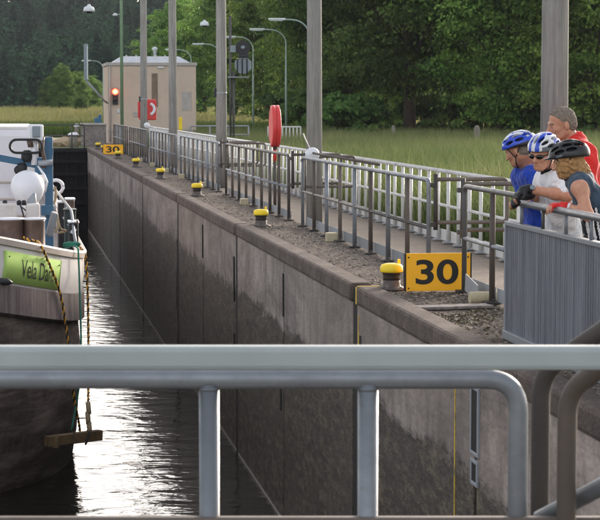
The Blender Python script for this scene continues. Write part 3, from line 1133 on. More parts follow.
MB().box((.42, -.12, z_(57)), (.38, .14, .12), .02).build('bracket', 'dark_metal', t)
for k in range(3):
    MB().tube([(.2 + k * .18, -.1, z_(76)), (.2 + k * .18, -.1, z_(60))], .025, 6).build('conduit', 'dark_metal', t)

# ==================================================================== LOCK GATE at the far end
t = thing('lock_gate', 'dark riveted steel lock gate closing the far end of the chamber', 'gate', ((WL + WX) / 2, YG + .3, WZ))
gw = WX - WL + .25
gh = -WZ - .12
MB().box((0, .12, gh / 2 - .8), (gw, .14, gh + 1.6), .01).build('plate', 'gate', t)
gb = MB().box((0, -.06, 0), (gw, .22, .12), .01).mesh('girder')
for z in (.5, 1.15, 1.8, 2.4, 2.95, gh):
    link_mesh('girder', gb, 'gate', t, (0, 0, z))
rb = MB().box((0, -.04, gh / 2), (.07, .12, gh - .1), .008).mesh('rib')
nr = 30
for k in range(nr):
    link_mesh('rib', rb, 'gate', t, (-gw / 2 + (k + .5) * gw / nr, 0, 0))
MB().box((0, .35, gh + .08), (gw, .7, .06), .01).build('walkway', 'gate', t)
for z in (1.02, .55):
    MB().tube(bend([(-gw / 2, .05, gh + .1 + z), (gw / 2 - .25, .05, gh + .1 + z), (gw / 2 - .25, .05, gh + .1)], .1), .028, 8).build('hand_rail', 'galv_dark', t)
for k in range(9):
    MB().tube([(-gw / 2 + .05 + k * 1.42, .05, gh + .1), (-gw / 2 + .05 + k * 1.42, .05, gh + 1.1)], .026, 8).build('rail_post', 'galv_dark', t)
# abutment wall beyond the gate
q0, q1 = atY(81, 140, 93), atY(106, 140, 93)
t = thing('abutment_wall', 'grey concrete wall left of the house at the lock corner', 'wall', (q0.x, 93, 0))
MB().box(((q1.x - q0.x) / 2, 0, .44), (q1.x - q0.x, .4, 1.0), .02).build('wall', 'gate_stone', t)
MB().box(((q1.x - q0.x) / 2, -.03, .97), (q1.x - q0.x + .06, .5, .10), .02).build('coping_stone', 'fascia', t)
o = MB().box((0, 0, .14), (.34, .2, .26), .05).box((.08, 0, .32), (.16, .16, .2), .05).build('winch_cover', 'blue', None, (atY(98, 120, 93).x, 93, .99))
tag(o, 'small blue covered winch on the grey corner wall', 'winch')
for (px, py, Y, r_, h, lb) in ((73.5, 148, 90, .22, .5, 'thick pale post with white lid beyond the gate'), (77, 145, 94, .12, .85, 'thin dark post with white lid beyond the gate')):
    p = atZ(px, py, 0)
    p = atY(px, py, Y)
    t = thing('mooring_post', lb, 'post', (p.x, Y, -.03), 0, 'white topped posts beyond the gate')
    MB().lathe([(r_, 0), (r_ * .9, h * .8), (r_ * .9, h)], (0, 0, 0), 14).build('post', 'post_stone', t)
    MB().lathe([(r_ * 1.1, h), (r_ * 1.1, h + .08), (r_ * .6, h + .15), (.01, h + .16)], (0, 0, 0), 14).build('lid', 'white_smooth', t)
# pale rocks on the bank
import bmesh
bm = bmesh.new()
rk = random.Random(5)
tones = []
for k in range(170):
    s = rk.uniform(.15, .55)
    x, y = rk.uniform(-10, 3.4), rk.uniform(91, 101)
    r_ = bmesh.ops.create_icosphere(bm, subdivisions=1, radius=s)
    tn = rk.random()
    for v in r_['verts']:
        v.co = Vector((v.co.x * rk.uniform(1, 1.8), v.co.y, v.co.z * .6)) * rk.uniform(.8, 1.15) + Vector((x, y, .05))
        tones.append(tn)
me = bpy.data.meshes.new('bank_rocks')
bm.to_mesh(me)
bm.free()
at_ = me.attributes.new('tone', 'FLOAT', 'POINT')
at_.data.foreach_set('value', tones)
tag(link_mesh('bank_rocks', me, 'rock'), 'pale yellowish rocks on the bank beyond the gate', 'rocks', kind='stuff')
# stone markers in the grass
for (px, py, w, h, lb) in ((477, 153, .32, 1.0, 'pale stone marker post in the tall grass below the maple'), (394, 137, .3, .85, 'small far stone marker post in the grass right of the second lamp pole'),
                           (598, 131, .35, 1.0, 'stone marker post at the right edge beyond the red shirt')):
    p = atZ(px, py, -.03)
    if p.y > 95:
        p = atY(px, py, 92)
        p.z = -.03
    o = MB().box((0, 0, h / 2), (w * .6, w * .6, h), .04).lathe([(w * .3, h - .02), (w * .25, h + .06), (.02, h + .08)], (0, 0, 0), 8).build('marker_post', 'post_stone', None, p)
    o.rotation_euler = (0, R(random.uniform(-3, 3)), R(random.uniform(-20, 20)))
    tag(o, lb, 'post', 'stone marker posts in the grass')

# ==================================================================== ZINC SCREEN with hand rail (the cyclists lean on it)
SX = 3.93
SY0, SY1 = 9.5, 15.4
t = thing('zinc_screen', 'corrugated zinc parapet screen with tube hand rail in front of the cyclists', 'parapet', (SX, SY0, 0))
mb = MB()
prof = []
y = 0.0
per = .058
while y < SY1 - SY0:
    prof += [(0, y), (.012, y + per * .12), (.012, y + per * .5), (0, y + per * .62)]
    y += per
vs_ = []
for (x, y) in prof:
    vs_ += [(-x, y, .05), (-x, y, .90)]
mb.add(vs_, [(2 * k, 2 * k + 2, 2 * k + 3, 2 * k + 1) for k in range(len(prof) - 1)])
mb.add([(p[0] + .004, p[1], p[2]) for p in vs_], [(2 * k + 1, 2 * k + 3, 2 * k + 2, 2 * k) for k in range(len(prof) - 1)])
mb.build('corrugated_sheet', 'sheet', t)
LS = SY1 - SY0
MB().box((.0, LS / 2, .918), (.06, LS + .02, .035), .006).build('top_frame', 'plate', t)
MB().box((-.01, LS / 2, .035), (.06, LS + .02, .07), .006).build('bottom_frame', 'plate', t)
MB().box((-.002, LS + .004, .475), (.05, .03, .85), .005).build('end_post', 'plate', t)
MB().tube([(.0, -.2, 1.095), (.0, LS - .28, 1.095)], .027, 14).build('hand_rail', 'galv_blue', t)
for k in range(9):
    yy = LS - .42 - .62 * k
    if yy > 0:
        MB().tube([(0, yy, .92), (0, yy, 1.09)], .014, 8).build('rail_support', 'galv', t)

# ==================================================================== FOOTBRIDGE with the near railing
uR = Vector((math.cos(YAW), -math.sin(YAW), 0))      # along the bridge
uF = Vector((math.sin(YAW), math.cos(YAW), 0))       # across it, away from the viewer


def near(px, py, d):
    """point on the upright plane d metres ahead of the standing place"""
    r_ = ray(px, py)
    return CAM + r_ * (d / r_.dot(uF))


D1 = 5.0
t = thing('bridge_railing', 'galvanised tube railing with flat top rail in the foreground', 'railing', (uF * D1) + Vector((0, 0, .1)))
off = Vector(t.location)
a = near(-420, 379, D1)
b = near(518.5, 379, D1)
zb = Vector((b.x, b.y, .1))
MB().tube([q - off for q in bend([a, b, zb], .085, 10)], .0245, 18).build('top_tube', 'galv_blue', t)
for px in (209, 368, -110, -270, 50 - 480):
    p = near(px, 379, D1)
    MB().tube([p - off - Vector((0, 0, .012)), Vector((p.x, p.y, .1)) - off], .0255, 24).build('post', 'galv_blue', t)
    MB().lathe([(.0262, -.004), (.0275, .0), (.0262, .004)], p - off - Vector((0, 0, .024)), 16).build('weld_collar', 'galv_blue', t)
a, b = near(-420, 521.5, D1 - .02), near(700, 521.5, D1 - .02)
mid = (a + b) / 2
rotz = Matrix.Rotation(-YAW, 3, 'Z')
MB().box(mid - off - Vector((0, 0, .012)), ((b - a).length, .03, .05), .006, rotz).build('knee_rail', 'brown_tube', t)
D2 = 4.6
a, b = near(-420, 357.5, D2), near(760, 357.5, D2)
mid = (a + b) / 2
MB().box(mid - off, ((b - a).length, .05, .056), .012, rotz).build('flat_hand_rail', 'galv_flat', t)
for px in (-330, 720):
    p = near(px, 357, D2)
    MB().tube([p - off, Vector((p.x, p.y, .1)) - off], .024, 12).build('post', 'galv_blue', t)
# stair railing at the right
D3 = 5.15
t = thing('stair_railing', 'weathered brown tube stair railing at the lower right corner', 'railing', near(560, 400, D3) * 1.0)
t.location.z = .1
off = Vector(t.location)
tow = -uF * .6 + uR * .55     # stairs climb to the right, towards the viewer
def run(px, py, dx, dz, d, rr, matn, foot=True, rad=.07):
    p = near(px, py, d)
    e = p + tow * dx + Vector((0, 0, dz))
    pts = [Vector((e.x, e.y, .1)) - off, e - off, p - off] + ([Vector((p.x, p.y, .1)) - off] if foot else [])
    MB().tube(bend(pts, rad, 8) if foot else pts, rr, 16).build('stair_tube', matn, t)


run(541, 373, 1.0, .52, D3, .024, 'galv_dark')
run(567.5, 392, 1.0, .56, D3 - .25, .024, 'brown_tube', True, .06)
p0, p1 = near(540, 519, D3 - .1), near(540, 519, D3 - .1) + tow * 1.0 + Vector((0, 0, .46))
MB().tube([p0 - off, p1 - off], .023, 14).build('stair_tube', 'galv_blue', t)
# deck of the bridge (below the picture)
mb = MB().box((uF * 2.0) + Vector((-.6, 0, .0)), (12.5, 6.4, .18), .02, rotz)
tag(mb.build('bridge_deck', 'gate_stone'), kind='structure')

# ==================================================================== BARGE
XS = atY(84.0, 290, 31).x           # starboard side
BW = 3.75
XC = XS - BW
YB, LB, YE = 25.9, 5.1, 66.0


def sheer(y):
    return -.43 + (.03 * (31 - y) ** 2 if y < 31 else 0)


def plan(a, ins=0.0):
    """a in 0..1: bow centre to shoulder, 1..2 straight run aft; ins = inset"""
    if a <= 1:
        th = a * math.pi / 2
        return (XC + (BW - ins) * math.sin(th), YB + ins + (LB - ins * .3) * (1 - math.cos(th)))
    return (XC + BW - ins, YB + LB + .7 * ins + (a - 1) * (YE - YB - LB))


barge = thing('barge', 'moored cargo barge with white bow, lime name board and dark hull', 'barge', (XC, 31, WZ))
boff = -Vector(barge.location)


def bpart(mb_, name, mat, parent=None):
    o = link_mesh(name, mb_.mesh(name) if isinstance(mb_, MB) else mb_, mat, parent or barge)
    if parent is None:
        o.location = boff
    return o


AS = list(np.linspace(0, 1, 40)) + [1.05, 1.2, 1.4, 1.6, 1.8, 2.0]


def hull_band(rows, name, mat, closed=True):
    """rows: list of (inset, z offset from sheer or absolute) from top to bottom; mirrored to port"""
    V, F = [], []
    full = [(-a) for a in reversed(AS[1:])] + AS
    n = len(full)
    for (ins, dz, ab) in rows:
        for a in full:
            x, y = plan(abs(a), ins)
            if ab:
                y += max(0, 1 - abs(a)) ** 2 * (-2.0 - dz) * .9
            if a < 0:
                x = 2 * XC - x
            V.append((x, y, dz if ab else sheer(y) + dz))
    for r_ in range(len(rows) - 1):
        for k in range(n - 1):
            F.append((r_ * n + k, r_ * n + k + 1, (r_ + 1) * n + k + 1, (r_ + 1) * n + k))
    me_ = fast_mesh(name, V, F, smooth=True)
    me_.set_sharp_from_angle(angle=R(28))
    return bpart(me_, name, mat)


hull_mat = NT('weathered_hull_steel')
_v = hull_mat.pos((1, 1, 1))
_vz = hull_mat.pos((.6, .6, 3.0))
_a = hull_mat.noise(_vz, 1.6, 8, .7)
_s = hull_mat.noise(hull_mat.pos((5, 5, .4)), 2.0, 8, .7)
_c = hull_mat.ramp(_a, [(.32, hx('#2b2522')), (.5, hx('#50463f')), (.68, hx('#80736a'))])
_c = hull_mat.mix(hull_mat.ramp(_s, [(.5, W0(0)), (.68, W0(.45))]), _c, hx('#6b605c'))
hull_mat.base(_c)
hull_mat.set(.7, 0, .3)
hull_mat.bump(hull_mat.noise(_v, 9, 6, .7), .3, .02)
M['hull_low'] = hull_mat.m
belt_mat = NT('scuffed_rubbing_belt')
_s = belt_mat.noise(belt_mat.pos((4, 4, .35)), 2.5, 8, .75)
_b = belt_mat.noise(belt_mat.pos(), 3.0, 8, .7)
_c = belt_mat.ramp(_s, [(.3, hx('#473d3b')), (.5, hx('#6b605e')), (.7, hx('#857b78'))])
_c = belt_mat.mix(belt_mat.ramp(_b, [(.55, W0(0)), (.7, W0(.6))]), _c, hx('#4f4442'))
belt_mat.base(_c)
belt_mat.set(.8, 0, .25)
belt_mat.bump(_b, .2, .01)
M['hull_belt'] = belt_mat.m

hull_band([(.10, .0, 0), (0, 0, 0), (0.0, -.30, 0), (.05, -.55, 0)], 'bulwark', 'hull_white')
hull_band([(.14, .03, 0), (.14, .075, 0), (-.02, .075, 0), (-.04, .045, 0), (-.03, -.03, 0), (0, -.04, 0)], 'gunwale', 'gunwale')
hull_band([(.05, -.55, 0), (.0, -.56, 0), (.0, -.95, 0), (.04, -.97, 0), (.11, -.98, 0)], 'rubbing_belt', 'hull_belt')
hull_band([(.10, -.98, 0), (.07, -1.35, 0), (.08, -2.3, 1), (.13, -3.1, 1), (.20, WZ, 1), (.6, WZ - 1.0, 1)], 'hull', 'hull_low')
hull_band([(.10, .0, 0), (.13, -.35, 0)], 'bulwark_inside', 'hull_white')
# deck
V, F = [], []
for a in AS:
    x, y = plan(a, .12)
    z = sheer(y) - .34
    V += [(2 * XC - x, y, z), (x, y, z)]
for k in range(len(AS) - 1):
    F.append((2 * k, 2 * k + 1, 2 * k + 3, 2 * k + 2))
bpart(fast_mesh('deck', V, F), 'deck', 'deck')


# name board following the bulwark
def hull_pt(a, w, out=0.02):
    """w: 0 at knuckle .. 1 at gunwale"""
    x, y = plan(a, .05 * (1 - w) ** 2 - out)
    return Vector((x, y, sheer(y) - .55 + .52 * w))


def a_for_px(px, w=.5):
    lo, hi = .05, 1.0
    for _ in range(40):
        m_ = (lo + hi) / 2
        if pxof(hull_pt(m_, w))[0] < px:
            lo = m_
        else:
            hi = m_
    return lo


aL, aR = a_for_px(4.5), a_for_px(61)
NB = 24
V, F = [], []
for j, w in enumerate((.06, .86)):
    for k in range(NB + 1):
        V.append(hull_pt(aL + (aR - aL) * k / NB, w, .022))
for j, w in enumerate((.86, .06)):
    for k in range(NB + 1):
        V.append(hull_pt(aL + (aR - aL) * k / NB, w, .002))
n = NB + 1
for r_ in range(4):
    for k in range(NB):
        r2 = (r_ + 1) % 4
        F.append((r_ * n + k, r_ * n + k + 1, r2 * n + k + 1, r2 * n + k))
F.append((0, n, 2 * n, 3 * n))
F.append((NB, NB + n, NB + 2 * n, NB + 3 * n))
nb = bpart(fast_mesh('name_board', V, F), 'name_board', 'lime')
me = text_mesh('Vela Dare', 1.0, 0.0, 0.0)
TV = np.array([v.co for v in me.vertices])
u0, u1 = TV[:, 0].min(), TV[:, 0].max()
w0, w1 = TV[:, 1].min(), TV[:, 1].max()
aT0, aT1 = a_for_px(21.5), a_for_px(54)
for v in me.vertices:
    u = (v.co.x - u0) / (u1 - u0)
    w = (v.co.y - w0) / (w1 - w0)
    v.co = hull_pt(aT0 + (aT1 - aT0) * u, .24 + .46 * w, .027)
bpart(me, 'lettering', 'black', nb)
for w, px in ((.72, 9), (.72, 58.5)):
    p = hull_pt(a_for_px(px), w, .024)
    bpart(MB().lathe([(.01, 0), (.012, .006), (.004, .01)], p, 8, 'y'), 'bolt', 'galv_dark', nb)
# hawse pipe lip at the left edge
p = hull_pt(a_for_px(1), .05, .03)
bpart(MB().tube([p + Vector((-.25, -.02, .0)), p + Vector((.1, .03, -.01)), p + Vector((.16, .05, -.03))], [.05, .05, .02], 10), 'fairlead', 'dark_metal')

# cabin / hatch behind the bow
c0 = atY(38, 129.5, 36)
zt, xr_ = c0.z, c0.x
zd = sheer(36) - .34
mb = MB().box((xr_ - 2.6, 39, (zt + zd) / 2), (5.2, 6, zt - zd), .12)
cb = bpart(mb, 'cabin', 'cabin')
for k in range(4):
    bpart(MB().box((xr_ - 2.6, 35.985, zd + .35 + k * .3), (5.0, .03, .035), .008), 'plank_strip', 'gunwale', cb)
bpart(MB().box((xr_ - 2.6, 39, zt + .02), (5.05, 5.8, .06), .03), 'cabin_roof', 'hull_white', cb)
mb = MB().box((XC, 53, (zd + .55) / 2), (6.0, 20, .55 - zd), .1)
bpart(mb, 'hatch_cover', 'cabin')
# pair of mooring bitts
for px, r_ in ((10.5, .195), (34, .155)):
    p = atY(px, 232, 29.3)
    zb_ = sheer(29.3) - .34
    ztop = atY(px, 219.5, 29.3).z
    bt = bpart(MB().lathe([(r_ + .03, zb_), (r_ + .03, zb_ + .04), (r_, zb_ + .05), (r_, ztop - .03), (r_ + .012, ztop)], (p.x, 29.3, 0), 24), 'mooring_bitt', 'rust_drum')
    bpart(MB().lathe([(r_ + .02, ztop), (r_ + .02, ztop + .02), (r_ * .5, ztop + .03), (.01, ztop + .03)], (p.x, 29.3, 0), 24), 'lid', 'white_smooth', bt)
for px0, px1, y0, y1, Y in ((-8, 17.5, 204, 220, 29.9), (26, 40, 204, 222, 30.0)):
    a, b = atY(px0, y0, Y), atY(px1, y1, Y)
    bpart(MB().box(((a.x + b.x) / 2, Y + .15, (a.z + b.z) / 2 - .3), (b.x - a.x, .3, a.z - b.z + .6), .03), 'deck_box', 'hull_white')
for px in (5, 19, 24):
    p = atY(px, 202.5, 30.1)
    bpart(MB().lathe([(.035, -.04), (.035, .02), (.015, .035)], p, 10), 'knob', 'black_rubber')
# white dome on a foot with a grey paddle plate
p = atY(27.5, 187, 30.6)
r_ = atY(44.5, 187, 30.6).x - p.x
prof = []
for a in np.linspace(math.pi / 2, -math.pi / 2, 16):
    rr, h = r_ * math.cos(a), r_ * math.sin(a)
    if h < 0:
        rr = max(rr, r_ * .42) if h < -r_ * .55 else rr
        h *= 1.12
    prof.append((max(rr, .004), h))
prof.append((r_ * .42, -r_ * 1.5))
dm = bpart(MB().lathe(list(reversed(prof)), p, 28), 'ventilator_dome', 'white_smooth')
a, b = atY(34.5, 193, 30.25), atY(27.5, 216, 30.25)
bpart(MB().tube([a, a + (b - a) * .35, a + (b - a) * .8, b], [.02, .075, .05, .015], 10), 'paddle', 'plate', dm)
for q in ((20, 203, 25, 221), (28, 212, 20, 206)):
    bpart(MB().tube([atY(q[0], q[1], 30.2), atY(q[2], q[3], 30.2)], .012, 6), 'stay', 'galv', dm)
# blue deck crane: post, arm, clamp
p0 = atY(49.3, 217, 31.0)
ztop = atY(49.3, 137, 31.0).z
cr = bpart(MB().box((p0.x, 31.0, (ztop + sheer(31) - .34) / 2), (.125, .125, ztop - sheer(31) + .34), .012), 'crane_post', 'blue')
a, b = atY(-40, 150.5, 30.95), atY(43, 166, 30.95)
d_ = b - a
bpart(MB().box((a + b) / 2, (d_.length, .1, .105), .012, Matrix.Rotation(-math.atan2(d_.z, d_.x), 3, 'Y')), 'crane_arm', 'blue', cr)
bpart(MB().box(atY(40, 166, 30.93), (.16, .16, .26), .02), 'pivot_block', 'blue', cr)
bpart(MB().box(atY(47.5, 210, 30.93), (.2, .2, .16), .015), 'clamp', 'blue', cr)
bpart(MB().tube([atY(38, 163.5, 30.8), atY(53, 162.5, 30.8)], .045, 12), 'pivot_pin', 'plate', cr)
bpart(MB().box((p0.x + .0, 30.95, ztop - .22), (.14, .03, .1), .004), 'bracket_plate', 'blue', cr)
# flood light on top of the crane knee, hydraulic bits
p = atY(35.5, 133, 30.9)
fl = bpart(MB().box(p, (.24, .2, .26), .03), 'flood_light', 'white_smooth')
bpart(MB().box(p + Vector((.01, -.11, .02)), (.12, .03, .17), .01), 'light_glass', 'grey_box', fl)
bpart(MB().tube([atY(34, 139, 30.9), atY(35, 165, 30.9)], .06, 10), 'hydraulic_ram', 'white_smooth', fl)
bpart(MB().tube([atY(29, 139, 30.85), atY(31, 147, 30.85)], .045, 10), 'valve', 'rust_drum', fl)
bpart(MB().tube([atY(43, 137, 30.85), atY(42, 148, 30.8), atY(44.5, 160, 30.85), atY(43.5, 168, 30.85)], .03, 8), 'hydraulic_hose', 'rust_drum', fl)
bpart(MB().tube([atY(38, 166, 30.8), atY(44, 175, 30.7), atY(47, 182, 30.7), atY(45, 192, 30.75)], .018, 8), 'hydraulic_hose', 'white_smooth', fl)
pts = []
L0, L1, ym, rr = 16.5, 36, 146.3, 6.6
for a in np.linspace(math.pi / 2, 3 * math.pi / 2, 12):
    pts.append(atY(L0 + rr * 1.0 * math.cos(a), ym - rr * math.sin(a), 30.75))
for a in np.linspace(-math.pi / 2, math.pi / 2, 12):
    pts.append(atY(L1 + rr * math.cos(a) * .9, ym - rr * math.sin(a), 30.75))
pts.append(pts[0])
bpart(MB().tube(pts, .02, 8), 'hose_loop', 'black_rubber', fl)
for px, py, r_ in ((27, 156, .09), (22, 168, .08), (18, 170, .06)):
    q = atY(px, py, 30.9)
    bpart(MB().lathe([(r_ * .6, -r_), (r_, -r_ * .4), (r_, r_ * .4), (r_ * .5, r_)], q, 10), 'motor_block', 'black_rubber', fl)
# starboard hand rail: loop at the fore end, runs aft above the side deck
xr = XS - .12
def rp(px, py, Y=None):
    return atX(px, py, xr) if Y is None else atY(px, py, Y)


zr = sheer(32) + .55
pts = [(xr + .02, 31.3, sheer(31.3) + .05), (xr + .0, 32.0, zr - .25), (xr, 32.9, zr), (xr - .05, 36, zr + .04), (xr - .1, 41, zr + .06), (xr - .1, 48, zr + .05)]
rl = bpart(MB().tube(bend(pts, .35, 6), .024, 10), 'hand_rail', 'plate')
bpart(MB().tube([(xr, 32.2, zr - .3), (xr - .05, 36, zr - .28), (xr - .1, 48, zr - .28)], .016, 8), 'middle_rail', 'plate', rl)
for Y in (34.5, 38, 42, 47):
    bpart(MB().tube([(xr - .05, Y, sheer(Y) - .34), (xr - .05, Y, zr)], .02, 8), 'rail_post', 'plate', rl)
q = atY(56, 187, 41)
bpart(MB().tube([q + Vector((.14 * math.cos(a), 0, .14 * math.sin(a))) for a in np.linspace(0, 6.283, 18)], .035, 8), 'rail_loop', 'white_smooth', rl)
# boxes on the side deck
for (px0, px1, y0, y1, Y, m_) in ((69, 78.5, 223, 238, 32.2, 'black_rubber'), (64.5, 76, 211, 226, 34, 'crate_dark'), (66, 74.5, 200, 211, 35.5, 'rust_drum'), (58, 65, 203, 220, 36, 'black_rubber')):
    a, b = atY(px0, y0, Y), atY(px1, y1, Y)
    zb_ = sheer(Y) - .34
    bx_ = bpart(MB().box(((a.x + b.x) / 2, Y + .2, (a.z + zb_) / 2), (b.x - a.x, .4, a.z - zb_), .02), 'deck_locker', m_)
    bpart(MB().box(((a.x + b.x) / 2, Y + .2, a.z + .012), (b.x - a.x + .03, .43, .03), .01), 'lid', 'white_smooth' if m_ != 'crate_dark' else 'crate_dark', bx_)
q = atY(73.5, 231, 32.19)
bpart(MB().box(q, (.07, .01, .10), .003, Matrix.Rotation(.6, 3, 'Y')), 'white_mark', 'white_smooth')
# pale wedge shaped fairing beside the crane
a = atY(51, 228, 30.2)
bpart(MB().box((a.x + .02, 30.4, a.z + .05), (.10, .5, .36), .02, Matrix.Rotation(R(14), 3, 'Y')), 'fairing', 'plate')

# ---------------- ropes
def twisted(name, label, pts, r_=.012):
    """two-strand rope: yellow and black strands wound round the line"""
    t_ = thing(name, label, 'rope', pts[0], 0, 'black and yellow mooring ropes')
    P_ = []
    for i in range(len(pts) - 1):
        a, b = Vector(pts[i]), Vector(pts[i + 1])
        n_ = max(2, int((b - a).length / .012))
        P_ += [a + (b - a) * k / n_ for k in range(n_)]
    P_.append(Vector(pts[-1]))
    o_ = Vector(pts[0])
    for s_, nm, m_ in ((0, 'strand', 'rope_yellow'), (math.pi, 'strand', 'rope_black')):
        Q = []
        acc = 0
        for i, p in enumerate(P_):
            if i:
                acc += (p - P_[i - 1]).length
            tn = (P_[min(i + 1, len(P_) - 1)] - P_[max(0, i - 1)]).normalized()
            u = tn.cross(Vector((0.3, 1, .1))).normalized()
            w = tn.cross(u)
            ph = acc / .16 * 2 * math.pi + s_
            Q.append(p - o_ + (u * math.cos(ph) + w * math.sin(ph)) * r_ * .8)
        MB().tube(Q, r_, 6).build(nm, m_, t_)
    return t_


def smooth_path(pts, n=6):
    pts = [Vector(p) for p in pts]
    out = []
    for i in range(len(pts) - 1):
        p0, p1, p2, p3 = pts[max(0, i - 1)], pts[i], pts[i + 1], pts[min(len(pts) - 1, i + 2)]
        for k in range(n):
            t = k / n
            out.append(.5 * ((2 * p1) + (p2 - p0) * t + (2 * p0 - 5 * p1 + 4 * p2 - p3) * t * t + (3 * p1 - p0 - 3 * p2 + p3) * t ** 3))
    out.append(pts[-1])
    return out


def outp(px, out, zpy):
    a = a_for_px(px, .5)
    x, y = plan(a, -out)
    return atY(px, zpy, y)


g1 = outp(41, .09, 246)
lines = [atY(24, 237.5, 29.0), atY(29, 240, 28.8), atY(37, 241.5, 28.9)]
lines += [outp(41.5, .10, 246.5), outp(47, .10, 259), outp(55, .10, 278), outp(61, .10, 297), outp(65, .10, 320), outp(68.5, .10, 346), outp(71, .06, 372), outp(74, .0, 398), outp(79, .0, 424), outp(80.5, .0, 438)]
twisted('mooring_rope', 'black and yellow rope hanging across the lime name board', smooth_path(lines))
lines = [atY(80, 247, 30.6), atY(84.5, 253, 30.2), atY(86.2, 262, 30.3), atY(87.6, 290, 30.4), atY(88.2, 320, 30.4), atY(88.6, 350, 30.0), atY(88.5, 385, 29.3), atY(88.2, 410, 28.8), atY(88, 436, 28.6)]
twisted('mooring_rope', 'black and yellow rope hanging at the right edge of the barge bow', smooth_path(lines), .012)
lines = [atY(66, 248, 29.5), atY(72, 245.5, 29.6), atY(77.5, 248, 29.3), atY(78.5, 256, 29.25), atY(80, 300, 29.3), atY(81, 345, 29.35), atY(79, 385, 29.4), atY(76, 405, 29.4), atY(71.5, 430, 29.3)]
o0 = Vector(lines[0])
t = thing('mooring_rope', 'green rope hanging down the barge bow', 'rope', o0)
MB().tube([p - o0 for p in smooth_path(lines)], .014, 8).build('line', 'rope_green', t)
cl = []
for k in range(40):
    a = k * .9
    cl.append(atY(69.5, 246.5, 29.55) - o0 + Vector((.10 * math.cos(a) + .004 * k * .4, .05 * math.sin(a), .03 + .03 * math.sin(k * 1.7))))
MB().tube(cl, .016, 6).build('coil', 'rope_green', t)
for k, (pts, lb) in enumerate(((((52, 215), (53.5, 205), (56, 196), (55, 187)), 'tan rope hanging by the blue crane post'),
                               (((55, 232), (58, 226), (57, 214), (60, 228), (66, 231), (58, 233)), 'tan rope lying loose on the barge side deck'))):
    Y = 32.5
    Q = [atY(x, y, Y + .1 * i) for i, (x, y) in enumerate(pts)]
    o0 = Q[0]
    o = MB().tube([p - o0 for p in smooth_path(Q)], .02, 8).build('deck_rope', 'rope_tan', None, o0)
    tag(o, lb, 'rope')
# chain along the rail
t = thing('chain', 'rusty chain hanging along the barge hand rail', 'chain', (xr + .06, 32, zr))
for k in range(26):
    y = k * .16
    z = -.12 - .25 * math.sin(k / 25 * math.pi) - (.5 if k == 0 else 0) * 0
    MB().tube([(.0 + (.028 * math.cos(a) if k % 2 else 0), y + .075 * math.sin(a), z + (0 if k % 2 else .028 * math.cos(a))) for a in np.linspace(0, 6.283, 9)], .011, 5).build('link', 'rust_drum', t)
# hanging plank fender
a, b = atY(47, 436, 28.15), atY(100, 440, 28.75)
mid = (a + b) / 2
t = thing('fender_plank', 'old brown wooden plank hung on ropes at the barge bow', 'plank', mid)
MB().box((.0, 0, 0), ((b - a).length, .12, .15), .012, Matrix.Rotation(math.atan2((b - a).y, (b - a).x), 3, 'Z') @ Matrix.Rotation(R(1.5), 3, 'Y')).build('plank', 'wood', t)
MB().box((-.27, -.22, -.01), (.10, .14, .16), .01).build('plank_end', 'wood', t)
for x in (-.02, .2):
    MB().tube([(x + .085 * math.cos(q) * .4, .08 * math.sin(q), .095 * math.cos(q)) for q in np.linspace(0, 6.283, 12)], .014, 6).build('lashing', 'rope_black', t)
for k, (px, py) in enumerate(((88, 408), (87.5, 418), (89, 428))):
    MB().tube([atY(px, py - 6, 28.6) - mid, atY(px + 1, py + 6, 28.6) - mid], .035, 8).build('knot', 'rope_tan', t)

# ==================================================================== VEGETATION
def leaf_quads(C, S, tone, up=.35, rs=None, N=None):
    """C (n,3) centres, S sizes -> pointed leaf-clump diamonds with random facing"""
    n = len(C)
    d = rs.normal(size=(n, 3))
    if N is not None:
        d = d * .5 + N
    d[:, 2] += up * 2
    d /= np.linalg.norm(d, axis=1)[:, None]
    r_ = rs.normal(size=(n, 3))
    u = np.cross(d, r_)
    u /= np.linalg.norm(u, axis=1)[:, None] + 1e-9
    w = np.cross(d, u)
    S = S[:, None]
    a = C + u * S
    b = C + w * S * .55 + d * S * .15
    c = C - u * S
    e = C - w * S * .55 - d * S * .12
    V = np.stack([a, b, c, e], 1).reshape(-1, 3)
    F = np.arange(4 * n).reshape(n, 4)
    return V, F, np.repeat(tone, 4)


